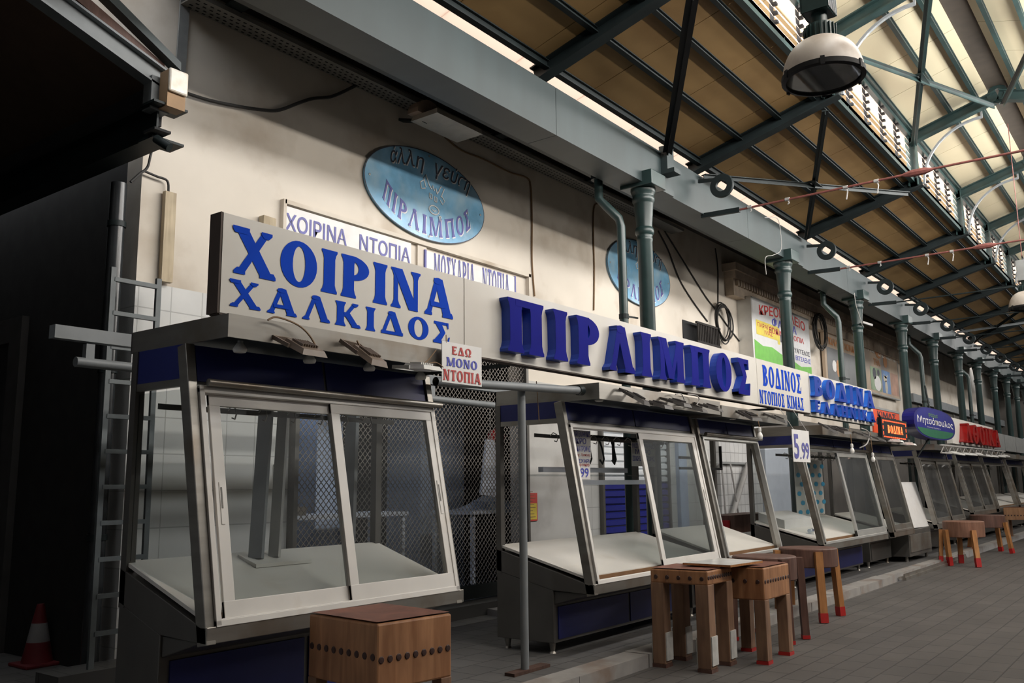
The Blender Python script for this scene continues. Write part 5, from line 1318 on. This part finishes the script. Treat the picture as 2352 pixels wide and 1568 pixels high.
# ================================================================ the shop behind the grille
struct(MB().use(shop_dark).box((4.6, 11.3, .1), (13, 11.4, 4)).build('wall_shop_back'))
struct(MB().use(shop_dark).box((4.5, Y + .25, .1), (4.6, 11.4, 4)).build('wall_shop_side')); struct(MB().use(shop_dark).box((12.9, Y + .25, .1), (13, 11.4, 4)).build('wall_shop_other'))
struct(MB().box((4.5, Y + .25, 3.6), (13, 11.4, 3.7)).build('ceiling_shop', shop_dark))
t = thing('scissor_grille', 'dark diamond lattice roller grille closing the shop behind the stalls', 'grille', (7.8, 7.2, .24))
mb = MB(); ga, gb, gz0, gz1 = GX0, GX1, .42, GZ; st = .072; hgt = gz1 - gz0; asp = 1.05
k = ga - hgt / asp
while k < gb:
    for sgn in (1, -1):
        x0_, z0_, x1_, z1_ = k, gz0, k + hgt / asp, gz1
        if x0_ < ga: z0_ += (ga - x0_) * asp; x0_ = ga
        if x1_ > gb: z1_ -= (x1_ - gb) * asp; x1_ = gb
        if x1_ > x0_ + .02:
            if sgn > 0: mb.bar((x0_, 7.20, z0_), (x1_, 7.20, z1_), .007, .007, (0, 1, 0))
            else: mb.bar((x0_, 7.208, gz0 + gz1 - z0_), (x1_, 7.208, gz0 + gz1 - z1_), .007, .007, (0, 1, 0))
    k += st
mb.build('lattice', mat('grille_metal', (.20, .18, .16), .5, metal=.3), t)
MB().box((ga, 7.16, .26), (gb, 7.24, .42)).build('bottom_rail', dark_steel, t)
for x in (ga, gb - .05): MB().box((x, 7.15, .24), (x + .05, 7.25, gz1)).build('guide_rail', stainless_dk, t)

def table(label, x0, x1, y0, y1, h, shelf=True):
    t = thing('work_table', label, 'table', ((x0 + x1) / 2, (y0 + y1) / 2, .1), 'white tables inside the shop')
    MB().box((x0, y0, h - .05), (x1, y1, h)).build('table_top', shop_white, t)
    for x in (x0 + .03, x1 - .08):
        for y_ in (y0 + .03, y1 - .08): MB().box((x, y_, .1), (x + .05, y_ + .05, h - .05)).build('leg', shop_white, t)
    if shelf: MB().box((x0 + .04, y0 + .05, .42), (x1 - .04, y1 - .05, .45)).build('lower_shelf', shop_white, t)


table('white table behind the grille seen through the near windows', 6.4, 8.6, 8.2, 8.9, 1.30)
table('white table behind the grille, seen in the gap beside the pole', 9.55, 11.6, 7.9, 8.7, 1.28, False)
tag(MB().box((9.9, 9.2, .1), (10.9, 9.9, 3.0)).build('shop_column', pale_blue), 'pale blue pillar inside the shop behind the grille', 'pillar')
tag(MB().box((7.9, 9.2, .1), (8.35, 9.6, 3.0)).build('tiled_pillar', pale_blue), 'narrow tiled pillar inside the shop behind the near right pane', 'pillar')
t = thing('orange_crate', 'orange patterned crate stack just inside the grille', 'crate', (6.05, 7.8, .1))
MB().box((5.95, 7.7, .1), (6.35, 8.1, 1.12)).build('crate', wood_orange, t)
mb = MB()
for k in range(3): mb.lathe([(.10, -.005), (.06, -.006), (.06, 0)], (6.15, 7.7, .35 + k * .32), 8, 'y')
mb.build('hole', black, t)
t = thing('meat_slicer', 'shiny steel machine on the white table behind the grille', 'slicer', (6.65, 8.4, 1.3))
MB().lathe([(.16, 0), (.17, .03), (.15, .05), (.02, .06)], (6.65, 8.3, 1.52), 20, 'y').build('blade_guard', mat('bright_steel', (.75, .8, .9), .2, metal=.9), t, True)
MB().box((6.42, 8.25, 1.301), (6.95, 8.6, 1.40)).build('base', stainless, t)
t = thing('white_cloth', 'white cloth heaped on the table in the gap beside the pole', 'cloth', (10.2, 8.2, 1.28))
n = 10; vs = []; fs = []
for i in range(n + 1):
    for j in range(n + 1):
        u, v = i / n * 2 - 1, j / n * 2 - 1; vs.append((10.3 + u * .55, 8.25 + v * .28, 1.285 + .16 * max(0, 1 - u * u) * max(0, 1 - v * v) * (1 + .4 * math.sin(5 * u + 3 * v))))
for i in range(n):
    for j in range(n): a_ = i * (n + 1) + j; fs.append([a_, a_ + n + 1, a_ + n + 2, a_ + 1])
MB().add(vs, fs).build('cloth', shop_white, t, True)
t = thing('hanging_apron', 'white apron hanging with a red cap behind the grille beside the pole', 'apron', (9.75, 8.0, 1.9))
MB().prism([(9.55, 1.5), (9.95, 1.45), (9.85, 2.25), (9.68, 2.25)], 'y', 7.75, 7.79).build('apron', shop_white, t); MB().tube([(9.77, 7.77, 2.2), (9.77, 7.77, 3.6)], .006, 5).build('cord', cable_white, t); MB().lathe([(0, 2.42), (.10, 2.38), (.13, 2.30), (.12, 2.25)], (9.95, 7.8, 0), 14).build('cap', red_paint, t, True)

# shutters and doors in the tiled wall behind the second and third stall
def shutter(label, x0, x1, zs, z1):
    t = thing('roller_shutter', label, 'shutter', (x0, 7.2, .1)); mb = MB(); z = .1
    while z < z1:
        mb.use(shutter_blue if z < zs else shutter_white); mb.prism([(7.228, z), (7.19, z + .02), (7.19, z + .085), (7.228, z + .105)], 'x', x0, x1); z += .11
    mb.build('slats', None, t)
    for x in (x0 - .06, x1): MB().box((x, 7.16, .1), (x + .06, 7.23, z1)).build('guide_rail', stainless_dk, t)


shutter('roller shutter with blue lower half and white upper half behind the half open stall', 11.80, 13.9, 1.62, 3.0)
tag(MB().box((14.3, 7.16, .1), (14.6, 7.23, 3.0)).build('blue_jamb', pale_blue), 'narrow pale blue door jamb behind the narrow stall', 'jamb')
t = thing('cold_room_door', 'plain white cold room door behind the fourth stall', 'door', (19.5, 7.1, .1))
MB().box((18.2, 7.13, .1), (20.9, 7.24, 2.6)).build('door_panel', shop_white, t); MB().box((20.7, 7.10, 1.0), (20.76, 7.13, 1.5)).build('pull_handle', stainless, t)
tag(MB().box((15.9, 7.12, .1), (17.9, 7.24, 3.0)).build('tiled_panel', mat_brick('small_tile', (.62, .62, .62), (.57, .57, .57), (.34, .34, .34), .2, .2, 'xz', .008, .35)), 'panel of small square white tiles behind the narrow stall', 'tiles')
t = thing('pipe_rack', 'grey wall rack with a hanging hose behind the narrow stall', 'rack', (16, 7.1, 1.9))
MB().box((15.2, 7.05, 1.98), (17.2, 7.09, 2.02)).box((15.4, 7.05, .98), (17.4, 7.09, 1.01)).build('rack_bar', galv, t)
MB().tube([(16.2, 7.04, 1.98), (16.25, 7.0, 1.5), (16.4, 7.0, .95), (16.1, 7.0, .72), (15.8, 7.0, .9), (15.75, 7.0, 1.5), (15.8, 7.04, 1.98)], .018, 8).build('hose', cable_white, t, True)
tag(MB().tube([(15.9, 7.02, .75), (17.0, 7.02, 2.0)], .05, 10).build('leaning_tube', cable_white, None, True), 'pale tube leaning on the tiles behind the narrow stall', 'tube')
t = thing('dark_bench', 'dark wooden bench end behind the narrow stall', 'bench', (15.5, 6.5, .1))
MB().box((14.4, 6.3, .78), (16.2, 6.8, 1.08)).build('bench_top', wood_dark, t); MB().box((14.35, 6.32, .1), (14.45, 6.5, 1.0)).build('leg', red_paint, t); MB().box((16.0, 6.35, .1), (16.1, 6.5, .78)).build('leg', wood_dark, t)

# hooks and frames inside the second stall
t = thing('hook_frame', 'black iron frame with big meat hooks inside the half open stall', 'meat hook frame', (8.3, 5.0, 2.1))
MB().bar((7.6, 5.1, 2.12), (9.4, 5.1, 2.12), .05, .03).bar((7.9, 5.1, 2.12), (7.9, 5.1, 1.85), .03, .02).bar((8.6, 5.1, 2.12), (8.6, 5.1, 1.85), .03, .02).build('frame', black, t)
for x in (8.0, 8.25, 8.5): MB().tube([(x, 5.08, 2.12), (x + .03, 5.05, 2.0), (x + .05, 5.04, 1.88), (x, 5.03, 1.83), (x - .05, 5.03, 1.87)], .010, 6).build('hook', dark_steel, t, True)
t = thing('glass_shelf', 'white tube lights and a glass shelf across the half open stall', 'shelf', (8.3, 5.1, 1.75))
MB().box((7.1, 5.05, 1.70), (9.5, 5.25, 1.715)).build('shelf_pane', glass, t); MB().box((7.25, 5.10, 1.74), (8.9, 5.16, 1.79)).build('tube_light', shop_white, t); MB().box((7.9, 5.10, 1.61), (9.45, 5.16, 1.66)).build('tube_light', shop_white, t)
t = thing('hook_frame', 'black square frame with small hooks inside the narrow stall', 'meat hook frame', (10.6, 5.0, 2.0))
MB().bar((10.0, 5.0, 1.80), (11.2, 5.0, 1.80), .03, .03).bar((11.2, 5.0, 1.79), (11.2, 5.0, 2.10), .03, .03).bar((10.5, 5.0, 1.93), (10.5, 5.0, 2.12), .05, .03).bar((10.0, 5.0, 1.93), (10.5, 5.0, 1.93), .03, .03).build('frame', black, t)
for z in (1.95, 2.04): MB().tube([(10.52, 4.98, z), (10.60, 4.96, z - .01), (10.64, 4.95, z + .03)], .006, 6).build('hook', dark_steel, t, True)

# paper with blue ovals, box, bottle in the fourth stall
t = thing('wrapping_paper', 'sheet of white paper printed with blue ovals hanging in the fourth stall', 'paper', (16, 5.38, 1.6))
a, b = 15.55, 18.4
MB().box((14.9, 5.34, 1.06), (16.30, 5.35, 2.0)).build('sheet', board_white, t)
mb = MB(); random.seed(3)
for i in range(4):
    for j in range(6):
        e_ = _ell(15.05 + i * .36 + .15 * (j % 2), 1.12 + j * .155, .10, .04, 16); mb.add([(u, 5.336 - .0, v) for u, v in e_], [list(range(16))])
mb.build('oval_print', mat('oval_print', (.05, .33, .55), .5), t)
t = thing('plastic_tray', 'white shallow box lying on the counter of the fourth stall', 'box', (13.9, 5.1, 1.0))
MB().hexa([(13.25, 4.95, .935), (14.5, 4.95, .935), (14.5, 5.35, 1.045), (13.25, 5.35, 1.045)], [(13.25, 4.95, 1.06), (14.5, 4.95, 1.06), (14.5, 5.35, 1.17), (13.25, 5.35, 1.17)]).build('box', paint_white, t)
t = thing('water_bottle', 'small clear water bottle lying in the fourth stall', 'bottle', (13.6, 4.7, .9))
MB().lathe([(0, 0), (.028, .002), (.03, .02), (.03, .14), (.012, .18), (.012, .19)], (13.40, 4.64, .905), 14, 'x').build('bottle', mat_glass('bottle_plastic', (.8, .87, .95), .2), t, True); MB().lathe([(.014, .19), (.014, .21), (0, .21)], (13.40, 4.64, .905), 12, 'x').build('cap', ink_blue, t)
q = [P(2100, 1212, y=4.50), P(2134, 1208, y=4.50), P(2103, 1107, y=4.78), P(2067, 1107, y=4.78)]
o_ = Vector((0, .02, .004))
tag(MB().hexa(q, [p + o_ for p in q]).build('leaning_board', paint_white), 'white board leaning between the plastic fronted stall and the dark panes', 'board')
t = thing('steel_cabinet', 'low grey steel cabinet carrying the leaning white board', 'cabinet', (19.2, 4.9, .1))
zq = min(p.z for p in q)
MB().box((18.35, 4.46, .2), (20.12, 5.3, zq - .004)).build('cabinet_body', stainless_dk, t, bevel=.006); MB().box((18.4, 4.445, .28), (20.05, 4.46, zq - .1)).build('front_panel', stainless, t)
for x in (18.45, 20.0):
    for y in (4.55, 5.2): MB().lathe([(.03, .1), (.025, .2)], (x, y, 0), 10).build('foot', stainless, t, True)
